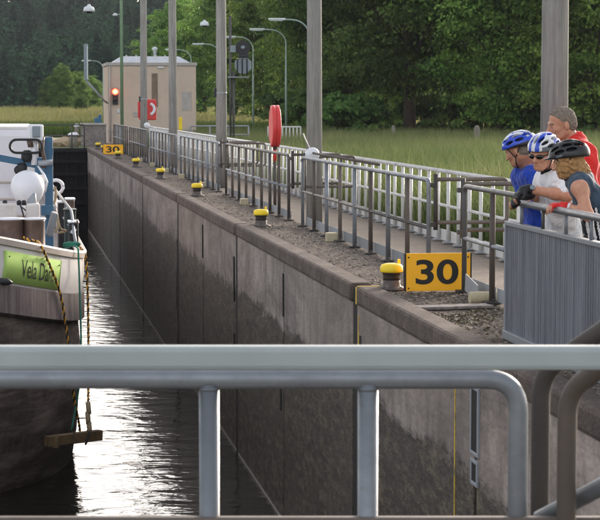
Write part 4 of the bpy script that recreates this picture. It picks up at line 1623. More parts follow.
def make_tree(name, seed, H, Rc, crown_lo, n_cl, per, leaf, matn, label, shape='round', trunk_r=.22):
    rs = np.random.default_rng(seed)
    t_ = thing(name, label, 'tree')
    mb_ = MB()
    top = H * .8
    kn = [Vector((0, 0, -.1))]
    for k in range(1, 6):
        kn.append(Vector((rs.normal() * .12 * k / 2, rs.normal() * .12 * k / 2, top * k / 5)))
    mb_.tube(kn, [trunk_r * (1.25 if k == 0 else 1 - .16 * k) for k in range(6)], 10)
    cz = (H + crown_lo) / 2
    hz_ = (H - crown_lo) / 2
    CL = []
    while len(CL) < n_cl:
        q = rs.normal(size=3)
        q /= np.linalg.norm(q)
        rad = rs.random() ** .42
        z = cz + q[2] * rad * hz_
        f = (z - crown_lo) / (H - crown_lo)
        if shape == 'round':
            wd = Rc * (1.05 - .25 * f)
        elif shape == 'cone':
            wd = Rc * (1.1 - f) * 1.1
        else:
            wd = Rc
        ang = math.atan2(q[1], q[0])
        lob = 1 + .18 * math.sin(3 * ang + seed) + .12 * math.sin(5 * ang + 2 * seed + z)
        CL.append((q[0] * rad * wd * lob, q[1] * rad * wd * lob, z))
    CL = np.array(CL)
    for k in range(0, min(n_cl, 46)):
        e = Vector(CL[k])
        zb_ = max(crown_lo * .4 + .4, e.z - np.hypot(e.x, e.y) * .7)
        zb_ = min(zb_, top * .95)
        i = min(4, int(zb_ / top * 5))
        base = kn[i].lerp(kn[i + 1], zb_ / top * 5 - i)
        md = (base + e) / 2 + Vector((0, 0, .12 * (e - base).length))
        mb_.tube([base, md, e], [trunk_r * .33, trunk_r * .2, trunk_r * .06], 6)
    mb_.build('trunk', 'bark', t_)
    Cs, Ss, Ts, Ns = [], [], [], []
    for c in CL:
        m_ = int(per * rs.uniform(.6, 1.4))
        cr_ = rs.uniform(.55, 1.15) * Rc * .19
        p = rs.normal(size=(m_, 3)) * np.array([cr_, cr_, cr_ * .36]) * .62
        p[:, 2] -= .22 * (p[:, 0] ** 2 + p[:, 1] ** 2) / cr_
        Cs.append(c + p)
        Ns.append(p / (np.linalg.norm(p, axis=1)[:, None] + .05) + .5 * np.array([c[0], c[1], 0]) / Rc)
        Ss.append(leaf * rs.uniform(.55, 1.25, m_))
        bt = rs.uniform(.05, .85)
        Ts.append(np.clip(bt + rs.normal(size=m_) * .16, 0, 1))
    V, F, T = leaf_quads(np.concatenate(Cs), np.concatenate(Ss), np.concatenate(Ts), .3, rs, np.concatenate(Ns))
    link_mesh('crown', fast_mesh('crown', V, F, T), matn, t_)
    return t_


protoA = make_tree('maple_tree', 11, 15, 4.6, .7, 340, 190, .12, 'leaf_mid', '')
protoB = make_tree('oak_tree', 23, 16, 5.0, 1.9, 340, 180, .125, 'leaf_dark', '', trunk_r=.3)
protoC = make_tree('lime_tree', 31, 13, 3.6, .9, 260, 160, .13, 'leaf_bright', '', 'oval')
used = {}


def plant(proto, px, Y, s, label, rz=None, zg=-.03, group='trees along the meadow', sz=None):
    if proto.name in used:
        o_ = copy_tree(proto)
    else:
        o_ = proto
        used[proto.name] = 1
    p = atY(px, 105, Y)
    o_.location = (p.x, Y, zg)
    o_.rotation_euler = (0, 0, random.uniform(0, 6.28) if rz is None else rz)
    o_.scale = (s, s, sz or s)
    o_['label'] = label
    o_['group'] = group
    return o_


plant(protoA, 500, 96, 1.0, 'big mid green maple in the centre right, left of the nearest lamp pole')
plant(protoB, 410, 101, 1.0, 'dark green tree with a visible trunk right of the second lamp pole')
plant(protoA, 590, 92, 1.05, 'leafy tree at the right edge behind the nearest lamp pole')
plant(protoB, 455, 112, 1.1, 'dark tree filling the gap behind the big maple')
plant(protoB, 350, 110, .95, 'dark tree directly right of the second lamp pole')
plant(protoB, 545, 114, 1.1, 'dark tree behind the nearest lamp pole and the red shirt')
plant(protoA, 385, 122, 1.05, 'tree far behind the dark trunked tree, mid green')
plant(protoA, 655, 98, 1.1, 'tree just beyond the right picture edge')
plant(protoC, 305, 150, 1.0, 'yellow green tree just left of the second lamp pole')
plant(protoC, 268, 165, 1.05, 'yellow green tree above the upright red lifebuoy case')
plant(protoA, 325, 135, 1.0, 'mid green tree behind the second lamp pole')
plant(protoA, 235, 185, 1.0, 'mid green tree behind the signal mast')
plant(protoC, 205, 205, 1.05, 'light green tree right of the house roof')
plant(protoA, 180, 225, .95, 'mid green tree above the house roof right side')
plant(protoC, 152, 245, .75, 'light green tree above the house roof left side')
plant(protoB, 290, 190, 1.1, 'dark tree behind the yellow green trees')
plant(protoC, 62, 250, .46, 'slim bright green young tree standing in the left meadow', sz=.55)
plant(protoA, 77, 256, .42, 'round green bush tree right of the slim tree in the left meadow')
plant(protoB, 52, 262, .36, 'dark low bush left of the slim tree in the left meadow')
plant(protoA, 92, 270, .40, 'green bush by the left corner of the house')
plant(protoB, 81, 240, .20, 'small low bush at the foot of the left meadow trees')
# undergrowth shrubs at the foot of the right-hand trees
shr = make_tree('shrub', 47, 2.6, 1.9, .0, 70, 110, .15, 'leaf_dark', '', 'oval', .06)
for k, (px, Y, s) in enumerate(((345, 99, 1.0), (366, 99, .8), (428, 106, 1.0), (470, 100, 1.0), (530, 97, .9), (575, 95, 1.1), (610, 92, 1.0), (320, 112, 1.1), (296, 125, 1.2))):
    names_ = ['left of the dark trunk', 'in front of the dark trunk', 'right of the dark trunk', 'below the big maple', 'left of the nearest lamp pole foot', 'behind the red shirt',
              'at the right picture edge', 'behind the second lamp pole', 'right of the short white cross fence']
    plant(shr, px, Y, s, 'dark undergrowth shrub ' + names_[k], group='undergrowth shrubs')


# tall meadow grass
def blades(n, xy, hgt, wid, seed, lean=.35):
    rs = np.random.default_rng(seed)
    P_ = xy(n, rs)
    n = len(P_)
    a = rs.uniform(0, 6.28, n)
    h = hgt * rs.uniform(.5, 1.25, n)
    w = wid * rs.uniform(.6, 1.3, n)
    dx, dy = np.cos(a), np.sin(a)
    ln = rs.normal(size=(n, 2)) * lean * h[:, None]
    z0 = P_[:, 2]
    b0 = np.stack([P_[:, 0] - dx * w, P_[:, 1] - dy * w, z0], 1)
    b1 = np.stack([P_[:, 0] + dx * w, P_[:, 1] + dy * w, z0], 1)
    m0 = np.stack([P_[:, 0] + ln[:, 0] * .35 - dx * w * .7, P_[:, 1] + ln[:, 1] * .35 - dy * w * .7, z0 + h * .6], 1)
    m1 = np.stack([P_[:, 0] + ln[:, 0] * .35 + dx * w * .7, P_[:, 1] + ln[:, 1] * .35 + dy * w * .7, z0 + h * .6], 1)
    tp = np.stack([P_[:, 0] + ln[:, 0], P_[:, 1] + ln[:, 1], z0 + h], 1)
    V = np.stack([b0, b1, m1, m0, tp], 1).reshape(-1, 3)
    i = np.arange(n) * 5
    F = np.concatenate([np.stack([i, i + 1, i + 2], 1), np.stack([i, i + 2, i + 3], 1), np.stack([i + 3, i + 2, i + 4], 1)])
    patch = .5 + .35 * np.sin(P_[:, 0] * .35 + 1.3 * np.sin(P_[:, 1] * .17)) * np.sin(P_[:, 1] * .12 + 2)
    T = np.clip(patch * .7 + rs.normal(size=n) * .2, 0, 1)
    return V, F, np.repeat(T, 5)


def meadow_xy(n, rs):
    Y = 24 + 88 * rs.random(n) ** 1.1
    X = WFX + .45 + (Y * .36 - 2) * rs.random(n)
    k = X < Y * .34 + 2
    return np.stack([X, Y, np.full(n, -.04)], 1)[k]


V, F, T = blades(190000, meadow_xy, .72, .011, 3)


def clump_xy(n, rs):
    P_ = meadow_xy(n * 4, rs)
    k = np.sin(P_[:, 0] * 1.1 + 2 * np.sin(P_[:, 1] * .31)) * np.sin(P_[:, 1] * .47 + 1.5 * np.sin(P_[:, 0] * .6)) > .45
    return P_[k]


V2, F2, T2 = blades(9000, clump_xy, .85, .010, 8, .25)
F = np.concatenate([F, F2 + len(V)])
V = np.concatenate([V, V2])
T = np.concatenate([T, np.clip(T2 + .3, 0, 1)])
tag(link_mesh('tall_grass', fast_mesh('tall_grass', V, F, T), 'grass'), 'tall unmown meadow grass between white fence and trees', 'grass', kind='stuff')


def reed_xy(n, rs):
    Y = 118 + 22 * rs.random(n)
    X = -16 + 40 * rs.random(n)
    return np.stack([X, Y, np.full(n, -.04)], 1)


def straw_xy(n, rs):
    Y = 150 + 110 * rs.random(n)
    X = -30 + 75 * rs.random(n)
    return np.stack([X, Y, -.04 + (Y - 150) * .009], 1)


V, F, T = blades(45000, reed_xy, .75, .03, 5)
tag(link_mesh('reed_bank', fast_mesh('reed_bank', V, F, T * .25), 'reed'), 'green reeds along the bank beyond the gate', 'reeds', kind='stuff')
V, F, T = blades(60000, straw_xy, .8, .05, 6)
tag(link_mesh('straw_meadow', fast_mesh('straw_meadow', V, F, .35 + T * .65), 'reed'), 'straw coloured far meadow below the wooded hill', 'grass', kind='stuff')

# wooded hill
def hill_z(x, y):
    f = np.clip((y - 300) / 200, 0, 1)
    return -.3 + 24 * f ** 1.1 * (1 + .10 * np.sin(x * .03 + 1)) + 1.2 * np.sin(x * .08) * f


V, F = [], []
xs, ys = np.linspace(-260, 420, 69), np.linspace(298, 620, 33)
for y in ys:
    for x in xs:
        V.append((x, y, float(hill_z(x, y)) if y < 520 else float(hill_z(x, 520)) - (y - 520) * .1))
for j in range(len(ys) - 1):
    for i in range(len(xs) - 1):
        o = j * len(xs) + i
        F.append((o, o + 1, o + len(xs) + 1, o + len(xs)))
tag(link_mesh('hill', fast_mesh('hill', V, F, smooth=True), 'hill'), kind='structure')
rs = np.random.default_rng(77)
Cs, Ss, Ts = [], [], []
for k in range(1250):
    y = 304 + 190 * rs.random()
    x = -45 + 175 * rs.random()
    con = rs.random() < (.55 if y > 380 else .2)
    H = rs.uniform(7, 11) * (1 if con else .85)
    r_ = rs.uniform(1.7, 2.6) if con else rs.uniform(2.6, 4.2)
    m_ = 330
    f = rs.random(m_) ** .8
    ang = rs.uniform(0, 6.283, m_)
    if con:
        rad = r_ * (1 - f) ** .8 * rs.uniform(.5, 1.05, m_)
        z = 1.0 + f * H
    else:
        ph = np.arccos(1 - 1.6 * f)
        lob = 1 + .2 * np.sin(4 * ang + k) * np.sin(3 * ph)
        rad = r_ * np.sin(ph) * rs.uniform(.7, 1.05, m_) * lob
        z = H * .5 + H * .5 * np.cos(ph) * rs.uniform(.85, 1.05, m_) * lob
    zb_ = float(hill_z(x, y))
    Cs.append(np.stack([x + rad * np.cos(ang), y + rad * np.sin(ang), zb_ + z], 1))
    Ss.append(rs.uniform(.25, .55, m_))
    b_ = rs.uniform(0, .35) if con else rs.uniform(.3, .9)
    Ts.append(np.clip(b_ + rs.normal(size=m_) * .12, 0, 1))
V, F, T = leaf_quads(np.concatenate(Cs), np.concatenate(Ss), np.concatenate(Ts), .4, rs)
tag(link_mesh('hill_forest', fast_mesh('hill_forest', V, F, T), 'leaf_far'), 'dark distant mixed forest covering the hill', 'forest', kind='stuff')

# ==================================================================== PEOPLE (smooth implicit surfaces, meshed once)
class Implicit:
    def __init__(self):
        self.ops = []
        self.planes = []
        self.amp = 0

    def cap(self, a, b, ra, rb=None, k=.03, sub=False):
        a, b = np.array(a, float), np.array(b, float)
        rb = ra if rb is None else rb
        ba = b - a
        L2 = max(ba @ ba, 1e-9)

        def fn(P):
            q = P - a
            h = np.clip((q @ ba) / L2, 0, 1)
            return np.linalg.norm(q - h[..., None] * ba, axis=-1) - (ra + (rb - ra) * h)
        m = max(ra, rb)
        self.ops.append((fn, np.minimum(a, b) - m, np.maximum(a, b) + m, k, sub))
        return self

    def ell(self, c, r, Mx=None, k=.02, sub=False):
        c, r = np.array(c, float), np.array(r, float)
        Mx = np.eye(3) if Mx is None else np.array(Mx)

        def fn(P):
            q = (P - c) @ Mx
            k0 = np.linalg.norm(q / r, axis=-1)
            k1 = np.linalg.norm(q / (r * r), axis=-1) + 1e-9
            return k0 * (k0 - 1) / k1
        ext = np.sqrt(((Mx * r) ** 2).sum(1))
        self.ops.append((fn, c - ext, c + ext, k, sub))
        return self

    def mesh(self, name, h=.007):
        lo = np.min([o[1] for o in self.ops if not o[4]], 0) - .03
        hi = np.max([o[2] for o in self.ops if not o[4]], 0) + .03
        n = np.ceil((hi - lo) / h).astype(int) + 1
        G = np.full(tuple(n), .5, dtype=np.float32)
        for fn, a, b, k, sub in self.ops:
            i0 = np.clip(((a - k - .03 - lo) / h).astype(int), 0, n - 1)
            i1 = np.clip(((b + k + .03 - lo) / h).astype(int) + 2, 1, n)
            if np.any(i1 <= i0):
                continue
            ax = [lo[d] + h * np.arange(i0[d], i1[d]) for d in range(3)]
            P = np.stack(np.meshgrid(*ax, indexing='ij'), -1)
            d = fn(P).astype(np.float32)
            sl = tuple(slice(i0[q], i1[q]) for q in range(3))
            g = G[sl]
            if sub:
                d = -d
                hh = np.maximum(k - np.abs(g - d), 0) / k
                G[sl] = np.maximum(g, d) + hh * hh * k * .25
            else:
                hh = np.maximum(k - np.abs(g - d), 0) / k
                G[sl] = np.minimum(g, d) - hh * hh * k * .25
        ax = [lo[d] + h * np.arange(n[d]) for d in range(3)]
        if self.amp or self.planes:
            X, Y, Z = np.meshgrid(*ax, indexing='ij')
            if self.amp:
                f = self.freq
                G += self.amp * (np.sin(f * X + 2 * np.sin(f * .6 * Z)) * np.sin(f * .9 * Y + 1.7 * np.sin(f * .5 * X + 1)) + .6 * np.sin(f * 1.3 * Z + 2 * np.sin(f * .7 * Y))).astype(np.float32)
            for p, nn in self.planes:
                nn = np.array(nn, float) / np.linalg.norm(nn)
                G = np.maximum(G, ((X - p[0]) * nn[0] + (Y - p[1]) * nn[1] + (Z - p[2]) * nn[2]).astype(np.float32))
        V, F = surface_nets(G, lo, h)
        return V, F


def surface_nets(G, lo, h):
    s = G < 0
    c = [slice(None, -1), slice(1, None)]
    cnt = sum(s[c[i], c[j], c[k]].astype(np.int8) for i in (0, 1) for j in (0, 1) for k in (0, 1))
    act = (cnt > 0) & (cnt < 8)
    idx = np.full(act.shape, -1, dtype=np.int64)
    I = np.argwhere(act)
    idx[act] = np.arange(len(I))
    acc = np.zeros((len(I), 3))
    num = np.zeros(len(I))
    cor = [(i, j, k) for i in (0, 1) for j in (0, 1) for k in (0, 1)]
    for a in cor:
        for ax in range(3):
            if a[ax]:
                continue
            b = list(a)
            b[ax] = 1
            ga = G[I[:, 0] + a[0], I[:, 1] + a[1], I[:, 2] + a[2]]
            gb = G[I[:, 0] + b[0], I[:, 1] + b[1], I[:, 2] + b[2]]
            m = (ga < 0) != (gb < 0)
            t = np.where(m, ga / np.where(m, ga - gb, 1), 0)
            p = np.tile(np.array(a, float), (len(I), 1))
            p[:, ax] += t
            acc[m] += p[m]
            num[m] += 1
    V = lo + h * (I + acc / num[:, None])
    FF = []
    for ax in range(3):
        A = [slice(None)] * 3
        B = [slice(None)] * 3
        A[ax], B[ax] = slice(None, -1), slice(1, None)
        sa, sb = s[tuple(A)], s[tuple(B)]
        E = np.argwhere(sa != sb)
        u, w = (ax + 1) % 3, (ax + 2) % 3
        ok = (E[:, u] > 0) & (E[:, w] > 0) & (E[:, u] < G.shape[u] - 1) & (E[:, w] < G.shape[w] - 1)
        E = E[ok]
        fl = sa[tuple(E.T)]

        def cell(du, dw):
            e = E.copy()
            e[:, u] += du
            e[:, w] += dw
            return idx[tuple(e.T)]
        q = np.stack([cell(-1, -1), cell(0, -1), cell(0, 0), cell(-1, 0)], 1)
        q[~fl] = q[~fl][:, ::-1]
        FF.append(q)
    F = np.concatenate(FF)
    F = F[(F >= 0).all(1)]
    return V, F


def pers_part(sdf, name, mat, parent, h=.007, mi=None):
    V, F = sdf.mesh(name, h)
    idxs = None
    if mi is not None:
        cen = V[F].mean(1)
        idxs = mi(cen)
    me = fast_mesh(name, V, F, smooth=True, mi=idxs)
    return link_mesh(name, me, mat, parent)


def frame(fwd, down=0.0, roll=0.0):
    """columns: forward, left, up"""
    f = Vector((fwd[0], fwd[1], 0)).normalized()
    l = Vector((0, 0, 1)).cross(f)
    u = Vector((0, 0, 1))
    f2 = f * math.cos(down) - u * math.sin(down)
    u2 = u * math.cos(down) + f * math.sin(down)
    l2 = l * math.cos(roll) + u2 * math.sin(roll)
    u3 = u2 * math.cos(roll) - l * math.sin(roll)
    return np.array([[f2[i], l2[i], u3[i]] for i in range(3)])


def head_ops(S, c, Mx, neck, sex=0, scale=1.0):
    w = lambda x, y, z: np.array(c) + Mx @ (np.array([x, y, z]) * scale)
    s = scale
    S.ell(w(-.012, 0, .032), (.100 * s, .078 * s, .092 * s), Mx, .02)
    S.ell(w(.030, 0, -.040), (.068 * s, .058 * s, .078 * s), Mx, .03)
    S.ell(w(.070, 0, -.098), (.024 * s, .026 * s, .022 * s), Mx, .03)
    for y in (-1, 1):
        S.cap(w(.0, y * .052, -.06), w(.06, y * .026, -.095), .02 * s, .018 * s, .025)
        S.ell(w(.064, y * .040, -.026), (.026 * s, .024 * s, .022 * s), Mx, .02)
        S.ell(w(-.008, y * .080, -.012), (.020 * s, .011 * s, .033 * s), Mx, .008)
    S.cap(w(.086, -.034, .020), w(.086, .034, .020), .013 * s, None, .014)
    for y in (-1, 1):
        S.ell(w(.101, y * .032, -.002), (.016 * s, .019 * s, .011 * s), Mx, .010, True)
        S.ell(w(.082, y * .032, -.002), (.012 * s, .013 * s, .010 * s), Mx, .004)
    S.cap(w(.095, 0, .006), w(.117, 0, -.032), .010 * s, .014 * s, .012)
    for y in (-1, 1):
        S.ell(w(.105, y * .011, -.036), (.011 * s, .009 * s, .008 * s), Mx, .006)
    S.cap(w(.088, -.020, -.060), w(.088, .020, -.060), .010 * s, None, .008)
    S.cap(w(.087, -.017, -.072), w(.087, .017, -.072), .010 * s, None, .006)
    S.cap(w(-.03, 0, -.05), np.array(neck), .054 * s, .066 * s, .04)
    return w


def torso_ops(S, neck, shL, shR, chest, waist, pelvis, inf=0.0):
    neck, shL, shR, chest, waist, pelvis = [np.array(q, float) for q in (neck, shL, shR, chest, waist, pelvis)]
    lat = (shL - shR) / np.linalg.norm(shL - shR)
    S.cap(shL, shR, .062 + inf, None, .06)
    S.cap(neck, (shL + neck) / 2, .06 + inf, .062 + inf, .06)
    S.cap(neck, (shR + neck) / 2, .06 + inf, .062 + inf, .06)
    for s_ in (-1, 1):
        S.cap(chest + lat * s_ * .085, waist + lat * s_ * .06, .105 + inf, .10 + inf, .06)
        S.cap((shL if s_ > 0 else shR) * .75 + neck * .25, chest + lat * s_ * .09, .075 + inf, .10 + inf, .06)
        S.cap(waist + lat * s_ * .06, pelvis + lat * s_ * .075, .10 + inf, .112 + inf, .06)
    return lat


def arm_ops(S, sh, el, wr, inf=0.0, lo=True):
    S.cap(sh, el, .053 + inf, .043 + inf, .04)
    if lo:
        m_ = np.array(el) + (np.array(wr) - np.array(el)) * .3
        S.cap(el, m_, .041 + inf, .043 + inf, .03)
        S.cap(m_, wr, .043 + inf, .029 + inf, .03)


def hand_ops(S, wr, dirv, palm_n, inf=0.0, curl=.9, thumb=1):
    """wr wrist, dirv towards the knuckles, palm_n the way the palm faces (fingers curl that way)"""
    d = np.array(dirv, float)
    d /= np.linalg.norm(d)
    n = np.array(palm_n, float)
    n -= d * (n @ d)
    n /= np.linalg.norm(n)
    sdv = np.cross(d, n)
    wr = np.array(wr, float)
    kn = wr + d * .088
    for o in (-.026, -.009, .009, .026):
        S.cap(wr + sdv * o * .55 + d * .01, kn + sdv * o, .017 + inf, .013 + inf, .012)
    for i, o in enumerate((-.030, -.010, .010, .030)):
        L = (.072, .082, .078, .062)[i]
        a = kn + sdv * o
        d1 = d * math.cos(curl * .6) + n * math.sin(curl * .6)
        b = a + d1 * L * .5
        d2 = d * math.cos(curl * 1.5) + n * math.sin(curl * 1.5)
        e = b + d2 * L * .32
        d3 = d * math.cos(curl * 2.1) + n * math.sin(curl * 2.1)
        S.cap(a, b, .0098 + inf, .0092 + inf, .004)
        S.cap(b, e, .0092 + inf, .0085 + inf, .004)
        S.cap(e, e + d3 * L * .26, .0085 + inf, .0075 + inf, .004)
    a = wr + d * .028 - sdv * .026 * thumb
    b = a + (d * .6 - sdv * .7 * thumb + n * .35) * .045
    S.cap(a, b, .014 + inf, .0105 + inf, .008)
    S.cap(b, b + (d * .85 - sdv * .2 * thumb + n * .5) * .034, .0105 + inf, .009 + inf, .005)
    return kn


def leg_ops(S, hip, knee, ank, toe, inf=0.0):
    S.cap(hip, knee, .088 + inf, .056 + inf, .05)
    S.cap(knee, np.array(knee) * .65 + np.array(ank) * .35, .054 + inf, .054 + inf, .03)
    S.cap(np.array(knee) * .65 + np.array(ank) * .35, ank, .054 + inf, .036 + inf, .03)


def helmet(parent, c, Mx, mats, mi, visor=False, vents=True, s=1.0):
    """vented cycling helmet; mi(local x,y,z) -> material index"""
    w = lambda x, y, z: np.array(c) + Mx @ (np.array([x, y, z]) * s)
    S = Implicit()
    S.ell(w(-.022, 0, .046), (.150 * s, .109 * s, .112 * s), Mx, .01)
    S.ell(w(-.075, 0, .030), (.100 * s, .100 * s, .088 * s), Mx, .03)
    if visor:
        S.ell(w(.128, 0, .048), (.062 * s, .078 * s, .010 * s), Mx, .02)
    S.ell(w(-.015, 0, .022), (.122 * s, .091 * s, .105 * s), Mx, .006, True)
    if vents:
        for ph, xs_ in ((0, (.075, -.03, -.125)), (26, (.06, -.05, -.135)), (-26, (.06, -.05, -.135)), (52, (.055, -.045, -.125)), (-52, (.055, -.045, -.125)),
                        (76, (.02, -.075)), (-76, (.02, -.075))):
            for x in xs_:
                a_ = R(ph)
                u = (x + .022) / .150
                k_ = math.sqrt(max(.05, 1 - u * u))
                y, zz = .109 * math.sin(a_) * k_, .046 + .112 * math.cos(a_) * k_
                nn = np.array([(x + .022) / .150 ** 2, y / .109 ** 2, (zz - .046) / .112 ** 2])
                nn /= np.linalg.norm(nn)
                tx = np.array([1.0, 0, 0]) - nn * nn[0]
                tx /= np.linalg.norm(tx)
                tt = np.cross(nn, tx)
                S.ell(w(x, y, zz), (.040 * s, .0125 * s, .055 * s), Mx @ np.stack([tx, tt, nn], 1), .006, True)
    S.planes.append((w(.10, 0, .040), Mx @ np.array([.16, 0, -1])))
    V, F = S.mesh('helmet', .0055)
    cen = (V[F].mean(1) - np.array(c)) @ Mx / s
    me = fast_mesh('helmet', V, F, smooth=True, mi=mi(cen))
    ho = link_mesh('helmet', me, mats, parent)
    I2 = Implicit()
    I2.ell(w(-.014, 0, .024), (.116 * s, .086 * s, .100 * s), Mx, .01)
    I2.planes.append((w(.10, 0, .045), Mx @ np.array([.16, 0, -1])))
    pers_part(I2, 'helmet_liner', 'black_rubber', ho, .008)
    for y in (-1, 1):
        mb_ = MB()
        jn = w(.012, y * .082, -.055)
        ch = w(.048, y * .012, -.132)
        mb_.tube([Vector(w(.055, y * .088, .035)), Vector(jn)], .0045, 6)
        mb_.tube([Vector(w(-.06, y * .088, .02)), Vector(jn)], .0045, 6)
        mb_.tube([Vector(jn), Vector(w(.03, y * .066, -.10)), Vector(ch)], .0045, 6)
        mb_.build('helmet_strap', 'black_rubber', ho)
    return ho


def J(px, py, Y):
    return np.array(atY(px, py, Y))


def person(label, base):
    o = tag(link_mesh('person', bpy.data.meshes.new('person'), None), label, 'person', 'group of people at the parapet')
    return o


def set_body(o, S, mat, h=.007):
    V, F = S.mesh('person', h)
    me = fast_mesh('person', V, F, smooth=True)
    me.materials.append(M[mat])
    o.data = me


def legs(S, pel, lat, f, ground=0.0, shoes=None, shorts=None):
    for s_ in (-1, 1):
        hip = pel + lat * s_ * .085 + np.array([0, 0, -.04])
        ank = np.array([pel[0], pel[1], ground + .085]) + lat * s_ * .11
        kn = (hip + ank) / 2 + f * .05
        leg_ops(S, hip, kn, ank, None)
        S.cap(ank, ank + f * .02 + np.array([0, 0, -.04]), .036, .036, .02)
        S.cap(ank + np.array([0, 0, -.045]) - f * .03, ank + f * .17 + np.array([0, 0, -.052]), .036, .030, .03)
        if shoes is not None:
            shoes.cap(ank + np.array([0, 0, -.043]) - f * .035, ank + f * .175 + np.array([0, 0, -.05]), .041, .034, .03)
            shoes.cap(ank + np.array([0, 0, -.02]), ank + np.array([0, 0, -.05]), .045, .045, .02)
        if shorts is not None:
            shorts.cap(hip, hip + (kn - hip) * .85, .105, .078, .05)


def wrinkle(S, amp, f):
    S.amp, S.freq = amp, f


# ---- man in white jersey, leaning on the rail
o = person('cyclist in white jersey with sunglasses and blue white helmet leaning on the rail', None)
nk, ch, wa, pe = J(554, 177, 15.12), J(559, 197, 15.16), J(562, 232, 15.3), J(570, 258, 15.4)
pe[2] = .93
sL, eL, wL = J(564, 182, 14.93), J(567, 196, 14.80), J(527, 189, 14.90)
sR, eR, wR = J(544, 181, 15.36), J(541, 197, 15.40), J(527, 195, 15.08)
hc = J(542.5, 153.5, 15.02)
Mx = frame((-.74, -.67), .24, -.04)
S = Implicit()
torso_ops(S, nk, sL, sR, ch, wa, pe)
w = head_ops(S, hc, Mx, nk, scale=1.02)
arm_ops(S, sL, eL, wL)
arm_ops(S, sR, eR, wR)
dL = np.array([-.8, -.1, -.45])
hand_ops(S, wL, dL, (-.1, .0, -1), curl=.95, thumb=-1)
hand_ops(S, wR, (-.9, -.25, -.25), (0, 0, -1), curl=.8, thumb=1)
lat = (sL - sR) / np.linalg.norm(sL - sR)
sh, so = Implicit(), Implicit()
f_ = np.array([-1.0, 0, 0])
legs(S, pe, lat, f_, 0, so, sh)
set_body(o, S, 'skin')
C = Implicit()
torso_ops(C, nk + np.array([.012, 0, -.015]), sL, sR, ch, wa, pe, .018)
C.cap(sL, sL * .28 + eL * .72, .072, .068, .03)
C.cap(sR, sR * .3 + eR * .7, .070, .066, .03)
C.cap(nk + np.array([-.005, -.005, .02]), nk + np.array([0, 0, -.03]), .098, .10, .05)
wrinkle(C, .006, 30)
pers_part(C, 'jersey', 'cloth_white', o)
C = Implicit()
C.cap(nk + np.array([-.038, -.03, .085]), nk + np.array([-.012, -.008, .03]), .082, .100, .02)
C.planes.append((nk + np.array([0, 0, .088]), (-.15, -.1, 1)))
pers_part(C, 'collar', 'cloth_black', o)
sh.cap(pe + lat * .07, pe - lat * .07, .13, None, .05)
pers_part(sh, 'shorts', 'cloth_black', o, .012)
pers_part(so, 'shoes', 'shoe', o, .012)
gm = Implicit()
hand_ops(gm, wL, dL, (-.1, .0, -1), .004, .95, -1)
gm.cap(wL + np.array([.02, 0, 0]), wL + np.array([-.03, 0, -.01]), .037, .036, .01)
tipL = wL + dL / np.linalg.norm(dL) * .125
gm.planes.append((tipL, dL))
pers_part(gm, 'glove', 'black_rubber', o, .006)
gm = Implicit()
hand_ops(gm, wR, (-.9, -.25, -.25), (0, 0, -1), .004, .8, 1)
gm.cap(wR + np.array([.03, 0, 0]), wR + np.array([-.03, 0, -.01]), .037, .036, .01)
pers_part(gm, 'glove', 'black_rubber', o, .006)
ax = (wL - eL) / np.linalg.norm(wL - eL)
wt = MB().tube([Vector(wL - ax * .045), Vector(wL - ax * .022)], .0375, 18)
wo = wt.build('watch_strap', 'black_rubber', o)
wf = wL - ax * .034 + np.array([0, -.034, .018])
MB().lathe([(.021, -.006), (.021, .004), (.017, .007), (.002, .008)], (0, 0, 0), 16).build('watch_face', 'grey_box', wo, wf).rotation_euler = (R(55), 0, 0)
w = lambda x, y, z: hc + Mx @ (np.array([x, y, z]) * 1.02)
gl_ = Implicit()
for y in (-1, 1):
    gl_.ell(w(.094, y * .034, -.001), (.014, .030, .019), Mx @ np.array([[math.cos(y * .25), -math.sin(y * .25), 0], [math.sin(y * .25), math.cos(y * .25), 0], [0, 0, 1]]), .006)
    gl_.cap(w(.078, y * .066, .006), w(-.005, y * .084, .006), .005, .004, .006)
    gl_.cap(w(.086, y * .058, .004), w(.078, y * .066, .006), .007, .005, .006)
gl_.cap(w(.106, -.008, .004), w(.106, .008, .004), .005, None, .004)
pers_part(gl_, 'sunglasses', 'glass', o, .004)


def mi_p2(c):
    a = np.abs(c[:, 1])
    r_ = np.zeros(len(c), int)                       # white
    r_[(a > .016) & (a < .046) & (c[:, 0] > -.12)] = 1   # blue
    r_[(a > .062) & (c[:, 2] < .075)] = 2            # grey lower band
    r_[(c[:, 2] < .048)] = 2
    r_[(a > .08) & (c[:, 2] > .06) & (c[:, 0] < -.02)] = 1
    return r_


helmet(o, hc, Mx, ['helmet_white', 'helmet_blue', 'helmet_grey'], mi_p2, visor=False, s=1.02)

# ---- man in blue jersey, farthest left, seen from behind the shoulder
o = person('cyclist in blue jersey with blue and white helmet, leftmost of the four', None)
nk, ch, wa, pe = J(527, 171, 15.95), J(535, 193, 16.0), J(540, 228, 16.1), J(545, 253, 16.15)
pe[2] = .92
sL, eL, wL = J(536, 179, 15.74), J(540, 203, 15.70), J(526, 200, 15.80)
sR, eR, wR = J(521, 177, 16.22), J(526, 203, 16.25), J(521, 199, 16.0)
hc = J(518.5, 150.5, 15.86)
Mx = frame((-.80, .60), .36, .0)
S = Implicit()
torso_ops(S, nk, sL, sR, ch, wa, pe)
head_ops(S, hc, Mx, nk)
arm_ops(S, sL, eL, wL)
arm_ops(S, sR, eR, wR)
hand_ops(S, wL, (-.8, .4, -.1), (0, 0, -1), curl=.8, thumb=-1)
hand_ops(S, wR, (-.6, -.6, -.1), (0, 0, -1), curl=.8, thumb=1)
lat = (sL - sR) / np.linalg.norm(sL - sR)
sh, so = Implicit(), Implicit()
legs(S, pe, lat, f_, 0, so, sh)
set_body(o, S, 'skin_b', .008)
C = Implicit()
